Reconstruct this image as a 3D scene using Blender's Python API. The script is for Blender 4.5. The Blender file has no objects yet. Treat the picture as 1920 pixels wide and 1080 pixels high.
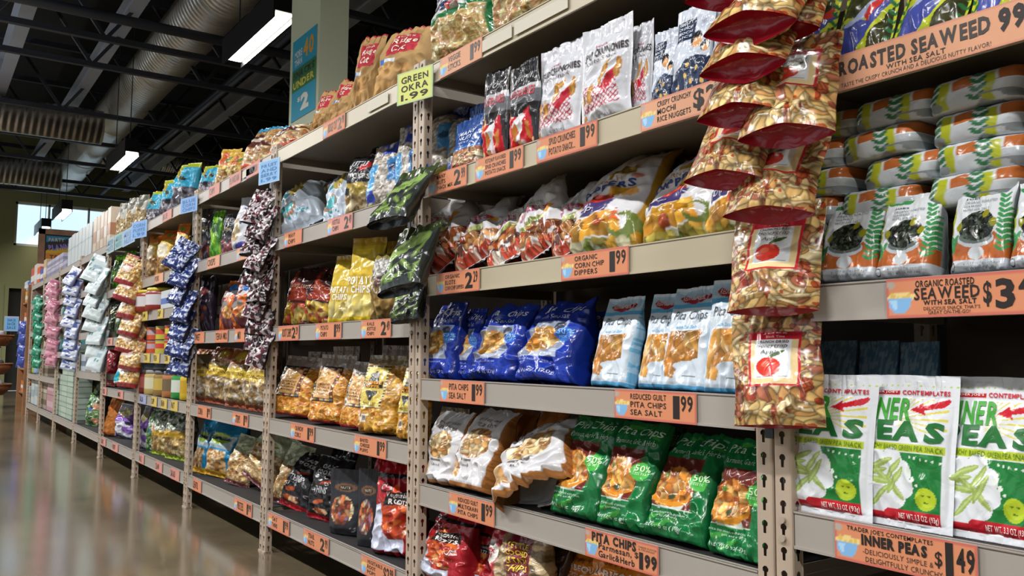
import bpy, math, random
import numpy as np
from mathutils import Vector, Matrix

# ------------------------------------------------------------------ camera, sky, exposure, lamps
scene = bpy.context.scene
COL = scene.collection
FPX, YAW, PITCH, ROLL = 1603.924, 0.60879, 0.0795074, 0.00724438
CAM = np.array([0.0, -1.16086702, 0.770185727])


def cam_axes():
    fw = np.array([-math.cos(YAW) * math.cos(PITCH), math.sin(YAW) * math.cos(PITCH), math.sin(PITCH)])
    r = np.cross(fw, [0, 0, 1]); r /= np.linalg.norm(r)
    u = np.cross(r, fw)
    c, s = math.cos(ROLL), math.sin(ROLL)
    return c * r + s * u, -s * r + c * u, fw


RX, UX, FX = cam_axes()
cd = bpy.data.cameras.new('camera')
cam = bpy.data.objects.new('camera', cd)
COL.objects.link(cam)
cd.sensor_width = 36.0
cd.lens = FPX / 1920 * 36.0
cd.clip_start, cd.clip_end = 0.02, 200
m = Matrix(((RX[0], UX[0], -FX[0], CAM[0]), (RX[1], UX[1], -FX[1], CAM[1]), (RX[2], UX[2], -FX[2], CAM[2]), (0, 0, 0, 1)))
cam.matrix_world = m
scene.camera = cam

world = bpy.data.worlds.new('daylight')
scene.world = world
world.use_nodes = True
WB = world.node_tree.nodes['Background']
WB.inputs[0].default_value = (0.86, 0.93, 1.0, 1)
WB.inputs[1].default_value = 0.95

scene.view_settings.view_transform = 'Standard'
scene.view_settings.look = 'None'
scene.view_settings.gamma = 1
scene.view_settings.use_curve_mapping = False
scene.view_settings.exposure = 0.28
scene.cycles.use_denoising = True
scene.cycles.max_bounces = 7
scene.cycles.diffuse_bounces = 4
scene.cycles.glossy_bounces = 3
scene.cycles.caustics_reflective = False
scene.cycles.caustics_refractive = False
scene.cycles.sample_clamp_indirect = 6

LAMP_Z = 3.2
ROW_SHELF = [(-6.4, 0.885), (-11.6, 0.885), (-16.7, 0.85), (-1.2, 0.885)]          # row hung over the shelving
ROW_AISLE = [(x, -2.0) for x in (2.0, -0.7, -3.4, -6.1, -8.8, -11.5, -14.2, -16.6)]  # row hung over the aisle


def lamp(x, y, z, power):
    l = bpy.data.lights.new('fixture_lamp', 'AREA')
    l.shape = 'RECTANGLE'; l.size = 1.15; l.size_y = 0.11; l.energy = power
    l.color = (1.0, 0.98, 0.965)
    o = bpy.data.objects.new('fixture_lamp', l)
    o.location = (x, y, z)
    COL.objects.link(o)


for x, y in ROW_SHELF:
    lamp(x, y, LAMP_Z - 0.012, 42)
for x, y in ROW_AISLE:
    lamp(x, y, LAMP_Z - 0.012, 88)
    up = bpy.data.lights.new('added_uplight', 'AREA')  # added upward light to brighten ducts, roof steel and column; no such lamp known
    up.shape = 'RECTANGLE'; up.size = 1.15; up.size_y = 0.1; up.energy = 11; up.color = (0.97, 0.98, 1.0)
    o = bpy.data.objects.new('added_uplight', up)
    o.location = (x, y, LAMP_Z + 0.17); o.rotation_euler = (math.pi, 0, 0)
    COL.objects.link(o)


# ------------------------------------------------------------------ pixels of the photograph to points of the place
def ray(u, v):
    d = RX * (u - 960) / FPX + UX * (540 - v) / FPX + FX
    return d


def on_y(u, v, y):
    d = ray(u, v); return CAM + d * ((y - CAM[1]) / d[1])


def on_x(u, v, x):
    d = ray(u, v); return CAM + d * ((x - CAM[0]) / d[0])


def on_z(u, v, z):
    d = ray(u, v); return CAM + d * ((z - CAM[2]) / d[2])


def proj(P):
    q = np.asarray(P, float) - CAM
    w = q @ FX
    return 960 + FPX * (q @ RX) / w, 540 - FPX * (q @ UX) / w


def x_at(u, y, z):
    lo, hi = -40.0, 0.9
    for _ in range(50):
        mid = (lo + hi) / 2
        if proj((mid, y, z))[0] < u: lo = mid
        else: hi = mid
    return (lo + hi) / 2


# ------------------------------------------------------------------ colour and materials
def s2l(c):
    c = np.asarray(c, float)
    return np.where(c <= 0.04045, c / 12.92, ((c + 0.055) / 1.055) ** 2.4)


def hexc(h):
    if isinstance(h, str):
        h = h.lstrip('#')
        if len(h) == 3: h = ''.join(q + q for q in h)
        return s2l([int(h[i:i + 2], 16) / 255 for i in (0, 2, 4)])
    return np.asarray(h, float)


def new_mat(name):
    mt = bpy.data.materials.new(name); mt.use_nodes = True
    return mt, mt.node_tree.nodes, mt.node_tree.links, mt.node_tree.nodes['Principled BSDF']


def film(name, rough, bump, scale, metal=0.0, coat=0.0, spec=0.5):
    mt, n, l, b = new_mat(name)
    a = n.new('ShaderNodeAttribute'); a.attribute_name = 'Col'
    l.new(a.outputs['Color'], b.inputs['Base Color'])
    b.inputs['Roughness'].default_value = rough
    b.inputs['Metallic'].default_value = metal
    b.inputs['Specular IOR Level'].default_value = spec
    b.inputs['Coat Weight'].default_value = coat
    b.inputs['Coat Roughness'].default_value = 0.08
    if bump:
        tc = n.new('ShaderNodeTexCoord')
        nz = n.new('ShaderNodeTexNoise'); nz.inputs['Scale'].default_value = scale; nz.inputs['Detail'].default_value = 2.5
        nz.inputs['Distortion'].default_value = 0.8
        l.new(tc.outputs['Object'], nz.inputs['Vector'])
        bp = n.new('ShaderNodeBump'); bp.inputs['Strength'].default_value = bump; bp.inputs['Distance'].default_value = 0.01
        l.new(nz.outputs['Fac'], bp.inputs['Height'])
        l.new(bp.outputs['Normal'], b.inputs['Normal'])
        l.new(bp.outputs['Normal'], b.inputs['Coat Normal'])
    return mt


def plain(name, c, rough=0.5, metal=0.0, noise=0.0, nscale=8.0, bump=0.0, emit=0.0, spec=0.5):
    mt, n, l, b = new_mat(name)
    c = hexc(c)
    b.inputs['Base Color'].default_value = (*c, 1)
    b.inputs['Roughness'].default_value = rough
    b.inputs['Metallic'].default_value = metal
    b.inputs['Specular IOR Level'].default_value = spec
    if emit:
        b.inputs['Emission Color'].default_value = (*c, 1); b.inputs['Emission Strength'].default_value = emit
    if noise or bump:
        tc = n.new('ShaderNodeTexCoord')
        nz = n.new('ShaderNodeTexNoise'); nz.inputs['Scale'].default_value = nscale; nz.inputs['Detail'].default_value = 4
        l.new(tc.outputs['Object'], nz.inputs['Vector'])
        if noise:
            r = n.new('ShaderNodeValToRGB')
            r.color_ramp.elements[0].color = (*(c * (1 - noise)), 1); r.color_ramp.elements[0].position = 0.3
            r.color_ramp.elements[1].color = (*np.minimum(c * (1 + noise), 1), 1); r.color_ramp.elements[1].position = 0.7
            l.new(nz.outputs['Fac'], r.inputs['Fac']); l.new(r.outputs['Color'], b.inputs['Base Color'])
        if bump:
            bp = n.new('ShaderNodeBump'); bp.inputs['Strength'].default_value = bump; bp.inputs['Distance'].default_value = 0.01
            l.new(nz.outputs['Fac'], bp.inputs['Height']); l.new(bp.outputs['Normal'], b.inputs['Normal'])
    return mt


M = {
    'film': film('glossy_film', 0.24, 0.22, 34),
    'clear': film('clear_film_over_food', 0.34, 0.5, 60, coat=0.9),
    'matte': film('matte_pouch_film', 0.42, 0.15, 30, spec=0.4),
    'foil': film('silver_white_film', 0.3, 0.3, 40, metal=0.25),
    'paper': film('printed_paper', 0.75, 0.12, 50, spec=0.25),
    'card': film('printed_card', 0.55, 0.0, 10, spec=0.3),
    'ink': film('printing_ink', 0.4, 0.0, 10, spec=0.35),
    'goods': film('painted_goods', 0.35, 0.05, 20),
    'rail': plain('beige_rail_paint', '#a19a92', 0.42, noise=0.04, nscale=3),
    'rail_pale': plain('cream_rail_paint', '#b3a990', 0.38, noise=0.05, nscale=3),
    'post': plain('beige_post_paint', '#b1a08e', 0.45, noise=0.06, nscale=9),
    'deck': plain('shelf_deck_paint', '#8f887c', 0.5, noise=0.05, nscale=4),
    'mat': plain('black_shelf_mat', '#1d1c1d', 0.7, noise=0.2, nscale=40),
    'panel': plain('back_panel_board', '#5a4c3f', 0.7, noise=0.12, nscale=5),
    'stud': plain('post_stud', '#a89b8b', 0.35),
    'black': plain('black_plastic', '#16161a', 0.4),
    'steel': plain('dark_painted_steel', '#343842', 0.5, noise=0.12, nscale=2),
    'steel_blue': plain('blue_grey_painted_steel', '#a2abba', 0.5, noise=0.08, nscale=2),
    'deckroof': plain('black_roof_deck', '#0a0a0b', 0.9),
    'wood': plain('stained_wood', '#8a603e', 0.5, noise=0.25, nscale=6),
    'board': plain('black_board', '#121214', 0.6),
    'green_wall': plain('olive_green_wall', '#888b62', 0.8, noise=0.05, nscale=1),
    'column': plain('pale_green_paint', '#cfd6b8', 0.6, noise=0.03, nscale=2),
    'dark_wall': plain('dark_wall', '#1b1b1c', 0.9),
    'grey_wall': plain('warm_grey_wall', '#b5ac9c', 0.85, noise=0.05, nscale=1),
    'window': plain('overcast_sky_glazing', '#c4def0', 0.3, emit=1.05),
    'tube': plain('lamp_diffuser', '#fff4e4', 0.4, emit=9.0),
    'wicker': plain('wicker', '#8a5430', 0.7, noise=0.45, nscale=60, bump=0.8),
    'white': plain('white_enamel', '#d8d8d6', 0.4),
    'door_dark': plain('dark_doorway', '#20211a', 0.8),
}


def metal_duct():
    mt, n, l, b = new_mat('spiral_galvanised_duct')
    b.inputs['Base Color'].default_value = (0.72, 0.7, 0.65, 1); b.inputs['Metallic'].default_value = 0.75
    tc = n.new('ShaderNodeTexCoord')
    w = n.new('ShaderNodeTexWave'); w.wave_type = 'BANDS'; w.bands_direction = 'Z'
    w.inputs['Scale'].default_value = 3.6; w.inputs['Distortion'].default_value = 0.0
    mp = n.new('ShaderNodeMapping'); mp.inputs['Rotation'].default_value = (0.14, 0.1, 0)
    l.new(tc.outputs['Object'], mp.inputs['Vector']); l.new(mp.outputs['Vector'], w.inputs['Vector'])
    bp = n.new('ShaderNodeBump'); bp.inputs['Strength'].default_value = 0.7; bp.inputs['Distance'].default_value = 0.025
    l.new(w.outputs['Fac'], bp.inputs['Height']); l.new(bp.outputs['Normal'], b.inputs['Normal'])
    nz = n.new('ShaderNodeTexNoise'); nz.inputs['Scale'].default_value = 3
    l.new(tc.outputs['Object'], nz.inputs['Vector'])
    r = n.new('ShaderNodeMapRange'); r.inputs[3].default_value = 0.28; r.inputs[4].default_value = 0.5
    l.new(nz.outputs['Fac'], r.inputs[0]); l.new(r.outputs[0], b.inputs['Roughness'])
    return mt


def concrete():
    mt, n, l, b = new_mat('polished_concrete')
    tc = n.new('ShaderNodeTexCoord')
    n1 = n.new('ShaderNodeTexNoise'); n1.inputs['Scale'].default_value = 1.1; n1.inputs['Detail'].default_value = 8; n1.inputs['Roughness'].default_value = 0.65
    n2 = n.new('ShaderNodeTexNoise'); n2.inputs['Scale'].default_value = 45; n2.inputs['Detail'].default_value = 3
    l.new(tc.outputs['Object'], n1.inputs['Vector']); l.new(tc.outputs['Object'], n2.inputs['Vector'])
    r = n.new('ShaderNodeValToRGB')
    r.color_ramp.elements[0].position = 0.3; r.color_ramp.elements[0].color = (*hexc('#544b3c'), 1)
    r.color_ramp.elements[1].position = 0.75; r.color_ramp.elements[1].color = (*hexc('#80735a'), 1)
    l.new(n1.outputs['Fac'], r.inputs['Fac'])
    mx = n.new('ShaderNodeMixRGB'); mx.blend_type = 'MULTIPLY'; mx.inputs[0].default_value = 0.35
    r2 = n.new('ShaderNodeValToRGB'); r2.color_ramp.elements[0].position = 0.3; r2.color_ramp.elements[0].color = (0.55, 0.5, 0.45, 1)
    r2.color_ramp.elements[1].position = 0.6
    l.new(n2.outputs['Fac'], r2.inputs['Fac']); l.new(r.outputs['Color'], mx.inputs[1]); l.new(r2.outputs['Color'], mx.inputs[2])
    l.new(mx.outputs[0], b.inputs['Base Color'])
    rr = n.new('ShaderNodeMapRange'); rr.inputs[3].default_value = 0.1; rr.inputs[4].default_value = 0.24
    l.new(n1.outputs['Fac'], rr.inputs[0]); l.new(rr.outputs[0], b.inputs['Roughness'])
    b.inputs['Specular IOR Level'].default_value = 0.6
    b.inputs['Coat Weight'].default_value = 0.5; b.inputs['Coat Roughness'].default_value = 0.12
    return mt


M['duct'] = metal_duct()
M['concrete'] = concrete()


# ------------------------------------------------------------------ meshes and objects
def make_mesh(name, V, quads=None, tris=None, cols=None, smooth=True):
    me = bpy.data.meshes.new(name)
    V = np.asarray(V, np.float32).reshape(-1, 3)
    q = np.asarray(quads, np.int32).reshape(-1, 4) if quads is not None and len(quads) else np.zeros((0, 4), np.int32)
    t = np.asarray(tris, np.int32).reshape(-1, 3) if tris is not None and len(tris) else np.zeros((0, 3), np.int32)
    me.vertices.add(len(V)); me.vertices.foreach_set('co', V.ravel())
    nl = q.size + t.size
    me.loops.add(nl); me.loops.foreach_set('vertex_index', np.concatenate([q.ravel(), t.ravel()]).astype(np.int32))
    npoly = len(q) + len(t)
    me.polygons.add(npoly)
    me.polygons.foreach_set('loop_start', np.concatenate([np.arange(len(q)) * 4, q.size + np.arange(len(t)) * 3]).astype(np.int32))
    me.polygons.foreach_set('use_smooth', np.full(npoly, smooth, bool))
    me.update(calc_edges=True)
    me.validate()
    if cols is not None:
        at = me.color_attributes.new('Col', 'FLOAT_COLOR', 'POINT')
        c = np.ones((len(V), 4), np.float32); c[:, :3] = cols
        at.data.foreach_set('color', c.ravel())
    return me


class MB:
    """collects boxes, tubes and patches of one part"""
    def __init__(s): s.V = []; s.Q = []; s.T = []; s.C = []; s.n = 0

    def add(s, V, Q=(), T=(), c=(0.5, 0.5, 0.5)):
        V = np.asarray(V, float).reshape(-1, 3); c = hexc(c)
        s.V.append(V); s.C.append(np.broadcast_to(c, (len(V), 3)))
        if len(Q): s.Q.append(np.asarray(Q) + s.n)
        if len(T): s.T.append(np.asarray(T) + s.n)
        s.n += len(V); return s

    def box(s, x0, x1, y0, y1, z0, z1, c=(0.5, 0.5, 0.5)):
        V = [(x, y, z) for z in (z0, z1) for y in (y0, y1) for x in (x0, x1)]
        return s.add(V, [(0, 2, 3, 1), (4, 5, 7, 6), (0, 1, 5, 4), (2, 6, 7, 3), (0, 4, 6, 2), (1, 3, 7, 5)], c=c)

    def beam(s, a, b, w, h, c=(0.5, 0.5, 0.5)):
        a, b = np.array(a, float), np.array(b, float)
        d = b - a; d /= np.linalg.norm(d)
        up = np.array([0, 0, 1.0]) if abs(d[2]) < 0.9 else np.array([1.0, 0, 0])
        r = np.cross(d, up); r /= np.linalg.norm(r); u = np.cross(r, d)
        V = [p + r * i * w / 2 + u * j * h / 2 for p in (a, b) for j in (-1, 1) for i in (-1, 1)]
        return s.add(V, [(0, 1, 3, 2), (4, 6, 7, 5), (0, 4, 5, 1), (2, 3, 7, 6), (0, 2, 6, 4), (1, 5, 7, 3)], c=c)

    def tube(s, a, b, r0, r1=None, n=16, caps=True, c=(0.5, 0.5, 0.5), seg=1):
        r1 = r0 if r1 is None else r1
        a, b = np.array(a, float), np.array(b, float)
        d = b - a; d /= np.linalg.norm(d)
        up = np.array([0, 0, 1.0]) if abs(d[2]) < 0.9 else np.array([1.0, 0, 0])
        p = np.cross(d, up); p /= np.linalg.norm(p); q = np.cross(d, p)
        th = np.arange(n) * 2 * math.pi / n
        V = []
        for k in range(seg + 1):
            f = k / seg
            for t in th: V.append(a + (b - a) * f + (p * math.cos(t) + q * math.sin(t)) * (r0 + (r1 - r0) * f))
        Q = [(k * n + i, k * n + (i + 1) % n, (k + 1) * n + (i + 1) % n, (k + 1) * n + i) for k in range(seg) for i in range(n)]
        T = []
        if caps:
            V += [a, b]; ca, cb = len(V) - 2, len(V) - 1
            T = [(ca, (i + 1) % n, i) for i in range(n)] + [(cb, seg * n + i, seg * n + (i + 1) % n) for i in range(n)]
        return s.add(V, Q, T, c)

    def lathe(s, prof, n=20, cx=0, cy=0, cols=None, c=(0.5, 0.5, 0.5)):
        V = [(cx + r * math.cos(2 * math.pi * i / n), cy + r * math.sin(2 * math.pi * i / n), z) for r, z in prof for i in range(n)]
        Q = [(k * n + i, k * n + (i + 1) % n, (k + 1) * n + (i + 1) % n, (k + 1) * n + i) for k in range(len(prof) - 1) for i in range(n)]
        s.add(V, Q, (), c)
        if cols is not None: s.C[-1] = np.repeat(np.array([hexc(x) for x in cols]), n, axis=0)
        return s

    def mesh(s, name, smooth=False):
        return make_mesh(name, np.concatenate(s.V), np.concatenate(s.Q) if s.Q else None, np.concatenate(s.T) if s.T else None, np.concatenate(s.C), smooth)

    def build(s, name, mat, parent=None, smooth=False):
        return link(name, s.mesh(name, smooth), mat, parent)


def link(name, me, mat, parent=None):
    o = bpy.data.objects.new(name, me)
    mt = M[mat] if isinstance(mat, str) else mat
    if not me.materials: me.materials.append(mt)
    COL.objects.link(o)
    if parent is not None: o.parent = parent
    return o


def tag(o, label=None, cat=None, group=None, kind=None):
    if label: o['label'] = label
    if cat: o['category'] = cat
    if group: o['group'] = group
    if kind: o['kind'] = kind
    return o


def empty(name, loc=(0, 0, 0), rz=0.0, mtx=None):
    o = bpy.data.objects.new(name, None)
    o.empty_display_size = 0.05
    COL.objects.link(o)
    if mtx is not None: o.matrix_world = mtx
    else: o.location = loc; o.rotation_euler = (0, 0, rz)
    return o


def struct(o): o['kind'] = 'structure'; return o


ORD = ['first', 'second', 'third', 'fourth', 'fifth', 'sixth', 'seventh', 'eighth', 'ninth', 'tenth', 'eleventh', 'twelfth']

# ------------------------------------------------------------------ noise and lettering
def vnoise(x, y, seed=0):
    x = np.asarray(x, float) + seed * 17.13; y = np.asarray(y, float) + seed * 7.77
    xi, yi = np.floor(x).astype(np.int64), np.floor(y).astype(np.int64)
    xf, yf = x - xi, y - yi
    xf = xf * xf * (3 - 2 * xf); yf = yf * yf * (3 - 2 * yf)

    def h(a, b):
        v = np.sin(a * 127.1 + b * 311.7 + 0.5) * 43758.5453
        return v - np.floor(v)
    return (h(xi, yi) * (1 - xf) + h(xi + 1, yi) * xf) * (1 - yf) + (h(xi, yi + 1) * (1 - xf) + h(xi + 1, yi + 1) * xf) * yf


GLYPH = {}


def font_geo(s, bold):
    cu = bpy.data.curves.new('glyph', 'FONT'); cu.body = s; cu.resolution_u = 2; cu.fill_mode = 'FRONT'; cu.offset = bold
    o = bpy.data.objects.new('glyph', cu); COL.objects.link(o)
    dg = bpy.context.evaluated_depsgraph_get()
    me = bpy.data.meshes.new_from_object(o.evaluated_get(dg))
    me.calc_loop_triangles()
    V = np.array([v.co[:2] for v in me.vertices]).reshape(-1, 2)
    T = np.array([t.vertices[:] for t in me.loop_triangles], int).reshape(-1, 3)
    bpy.data.objects.remove(o); bpy.data.curves.remove(cu); bpy.data.meshes.remove(me)
    return V, T


def glyph(ch, bold):
    k = (ch, bold)
    if k not in GLYPH:
        if ch == ' ': GLYPH[k] = (np.zeros((0, 2)), np.zeros((0, 3), int), 0.3)
        else:
            V, T = font_geo(ch, bold)
            GLYPH[k] = (V, T, (V[:, 0].max() - min(0, V[:, 0].min())) + 0.07 if len(V) else 0.3)
    return GLYPH[k]


def subdivide(V, T):
    e = np.concatenate([T[:, [0, 1]], T[:, [1, 2]], T[:, [2, 0]]]); e.sort(axis=1)
    ue, inv = np.unique(e, axis=0, return_inverse=True)
    inv = inv.reshape(-1)
    mid = (V[ue[:, 0]] + V[ue[:, 1]]) / 2
    n = len(T); a, b, c = inv[:n] + len(V), inv[n:2 * n] + len(V), inv[2 * n:] + len(V)
    T2 = np.concatenate([np.stack([T[:, 0], a, c], 1), np.stack([a, T[:, 1], b], 1), np.stack([c, b, T[:, 2]], 1), np.stack([a, b, c], 1)])
    return np.concatenate([V, mid]), T2


def text2d(s, box, bold=0.0, shear=0.0, jit=0.0, rot=0.0, sub=0, arch=0.0, seed=1):
    """letters of s fitted into box (u0,v0,u1,v1); returns points and triangles"""
    rnd = random.Random(sum(ord(q) * (i + 3) for i, q in enumerate(s)) + seed)
    x = 0.0; Vs = []; Ts = []; n = 0
    for ch in s:
        V, T, w = glyph(ch, bold)
        if len(V):
            a = rnd.uniform(-jit, jit); k = 1 + rnd.uniform(-jit, jit)
            c = np.array([w / 2, 0.35]); P = (V - c) * k
            P = np.stack([P[:, 0] * math.cos(a) - P[:, 1] * math.sin(a), P[:, 0] * math.sin(a) + P[:, 1] * math.cos(a)], 1) + c
            P[:, 0] += x + shear * P[:, 1]; P[:, 1] += rnd.uniform(-jit, jit) * 0.5
            Vs.append(P); Ts.append(T + n); n += len(V)
        x += w
    V = np.concatenate(Vs); T = np.concatenate(Ts)
    lo, hi = V.min(0), V.max(0)
    if s.upper() == s or not any(ch in 'gjpqy' for ch in s): lo[1] = min(lo[1], 0.0)
    f = (V - lo) / np.maximum(hi - lo, 1e-6)
    for _ in range(sub): f, T = subdivide(f, T)
    if arch: f[:, 1] += arch * (1 - (2 * f[:, 0] - 1) ** 2)
    u0, v0, u1, v1 = box
    P = np.stack([u0 + (u1 - u0) * f[:, 0], v0 + (v1 - v0) * f[:, 1]], 1)
    if rot:
        c = np.array([(u0 + u1) / 2, (v0 + v1) / 2]); P -= c
        P = np.stack([P[:, 0] * math.cos(rot) - P[:, 1] * math.sin(rot), P[:, 0] * math.sin(rot) + P[:, 1] * math.cos(rot)], 1) + c
    return P, T


# ------------------------------------------------------------------ painting the print of a package
class Paint:
    """u 0..1 across and v 0..1 up the printed front; W, H in metres; c 1 at the face, 0 at the side seam; front False on the back"""
    def __init__(s, u, v, c, front, W, H, seed=0):
        s.u, s.v, s.c, s.front, s.W, s.H = u, v, c, front, W, H
        s.C = np.zeros((len(u), 3)); s.texts = []; s.rnd = np.random.RandomState(seed + 11); s.seed = seed

    def fill(s, c, m=None):
        if m is None: s.C[:] = hexc(c)
        else: s.C[m] = hexc(c)
        return s

    def grad(s, c0, c1):
        a = s.v[:, None]; s.C = hexc(c0) * (1 - a) + hexc(c1) * a; return s

    def mr(s, u0, v0, u1, v1): return s.front & (s.u >= u0) & (s.u <= u1) & (s.v >= v0) & (s.v <= v1)

    def mb(s, v0, v1): return (s.v >= v0) & (s.v <= v1)

    def me(s, cu, cv, ru, rv, rot=0.0):
        x, y = (s.u - cu) * s.W, (s.v - cv) * s.H
        ca, sa = math.cos(rot), math.sin(rot)
        x, y = x * ca + y * sa, -x * sa + y * ca
        return s.front & ((x / (ru * s.W)) ** 2 + (y / (rv * s.H)) ** 2 <= 1)

    def mp(s, pts):
        r = np.zeros(len(s.u), bool); n = len(pts)
        for i in range(n):
            (x0, y0), (x1, y1) = pts[i], pts[(i + 1) % n]
            k = ((y0 > s.v) != (y1 > s.v))
            with np.errstate(divide='ignore', invalid='ignore'):
                r ^= k & (s.u < (x1 - x0) * (s.v - y0) / (y1 - y0 + 1e-12) + x0)
        return r & s.front

    def rect(s, u0, v0, u1, v1, c): return s.fill(c, s.mr(u0, v0, u1, v1))
    def band(s, v0, v1, c): return s.fill(c, s.mb(v0, v1))
    def ell(s, cu, cv, ru, rv, c, rot=0.0): return s.fill(c, s.me(cu, cv, ru, rv, rot))
    def poly(s, pts, c): return s.fill(c, s.mp(pts))
    def side(s, c, th=0.72): return s.fill(c, s.c < th)

    def frame(s, u0, v0, u1, v1, c, w=0.012):
        return s.fill(c, s.mr(u0, v0, u1, v1) & ~s.mr(u0 + w, v0 + w * s.W / s.H, u1 - w, v1 - w * s.W / s.H))

    def mottle(s, amt, scale, m=None):
        k = 1 + amt * (vnoise(s.u * s.W * scale, s.v * s.H * scale, s.seed) * 2 - 1)
        if m is None: s.C *= k[:, None]
        else: s.C[m] *= k[m, None]
        return s

    def stripes(s, c, n, ang, frac, m):
        x = s.u * s.W / s.H * math.cos(ang) + s.v * math.sin(ang)
        return s.fill(c, m & ((x * n) % 1 < frac))

    def rays(s, cu, cv, n, frac, c, m):
        a = np.arctan2((s.v - cv) * s.H, (s.u - cu) * s.W) / (2 * math.pi) * n
        return s.fill(c, m & ((a % 1) < frac))

    def food(s, m, pal, size, asp=1.0, edge=0.5, var=0.35, curl=0.0):
        """a picture of loose pieces: every piece its own tone, darker gaps"""
        idx = np.nonzero(m)[0]
        if not len(idx): return s
        x, y = s.u[idx] * s.W, s.v[idx] * s.H
        if curl:
            x = x + curl * size * (vnoise(x / size, y / size, 5) - 0.5); y = y + curl * size * (vnoise(x / size, y / size, 9) - 0.5)
        x0, x1, y0, y1 = x.min(), x.max(), y.min(), y.max()
        size = size * 0.72
        n = int(min(640, max(3, (x1 - x0) * (y1 - y0) / (size * size) * 1.3)))
        sx = s.rnd.uniform(x0, x1, n); sy = s.rnd.uniform(y0, y1, n); sa = s.rnd.uniform(0, math.pi, n)
        b1 = np.full(len(idx), 9.0); b2 = b1.copy(); k1 = np.zeros(len(idx), int); px = np.zeros(len(idx))
        for k in range(n):
            dx, dy = x - sx[k], y - sy[k]
            p = dx * math.cos(sa[k]) + dy * math.sin(sa[k]); q = -dx * math.sin(sa[k]) + dy * math.cos(sa[k])
            d = np.sqrt(p * p / asp + q * q * asp) / size
            new = d < b1
            b2 = np.where(new, b1, np.minimum(b2, d)); k1 = np.where(new, k, k1); px = np.where(new, q / size, px); b1 = np.where(new, d, b1)
        P = np.array([hexc(c) for c in pal])
        base = P[s.rnd.randint(0, len(pal), n)[k1]] * (1 - var + 2 * var * s.rnd.uniform(0, 1, n)[k1])[:, None]
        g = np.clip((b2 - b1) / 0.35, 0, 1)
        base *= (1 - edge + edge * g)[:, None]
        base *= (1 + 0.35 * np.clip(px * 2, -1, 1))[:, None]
        s.C[idx] = base
        return s

    def dots(s, m, c, n, r):
        idx = np.nonzero(m)[0]
        if len(idx):
            for k in s.rnd.choice(idx, n): s.C[m & (((s.u - s.u[k]) * s.W) ** 2 + ((s.v - s.v[k]) * s.H) ** 2 < r * r)] = hexc(c)
        return s

    def sprig(s, u0, v0, u1, v1, n, size, c, bow=0.0):
        for k in range(n):
            f = k / max(n - 1, 1); cu, cv = u0 + (u1 - u0) * f + bow * math.sin(f * math.pi), v0 + (v1 - v0) * f
            for sg in (-1, 1):
                s.ell(cu + sg * size / s.W * 0.7, cv + size / s.H * 0.3, size / s.W, size * 0.42 / s.H, c, rot=0.6 * sg)
        return s

    def text(s, t, u0, v0, u1, v1, c, **k):
        s.texts.append((t, (u0, v0, u1, v1), c, k)); return s


# ------------------------------------------------------------------ bags
QUAL = {0: (16, 28), 1: (36, 58), 2: (70, 112), 3: (108, 176)}


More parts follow.
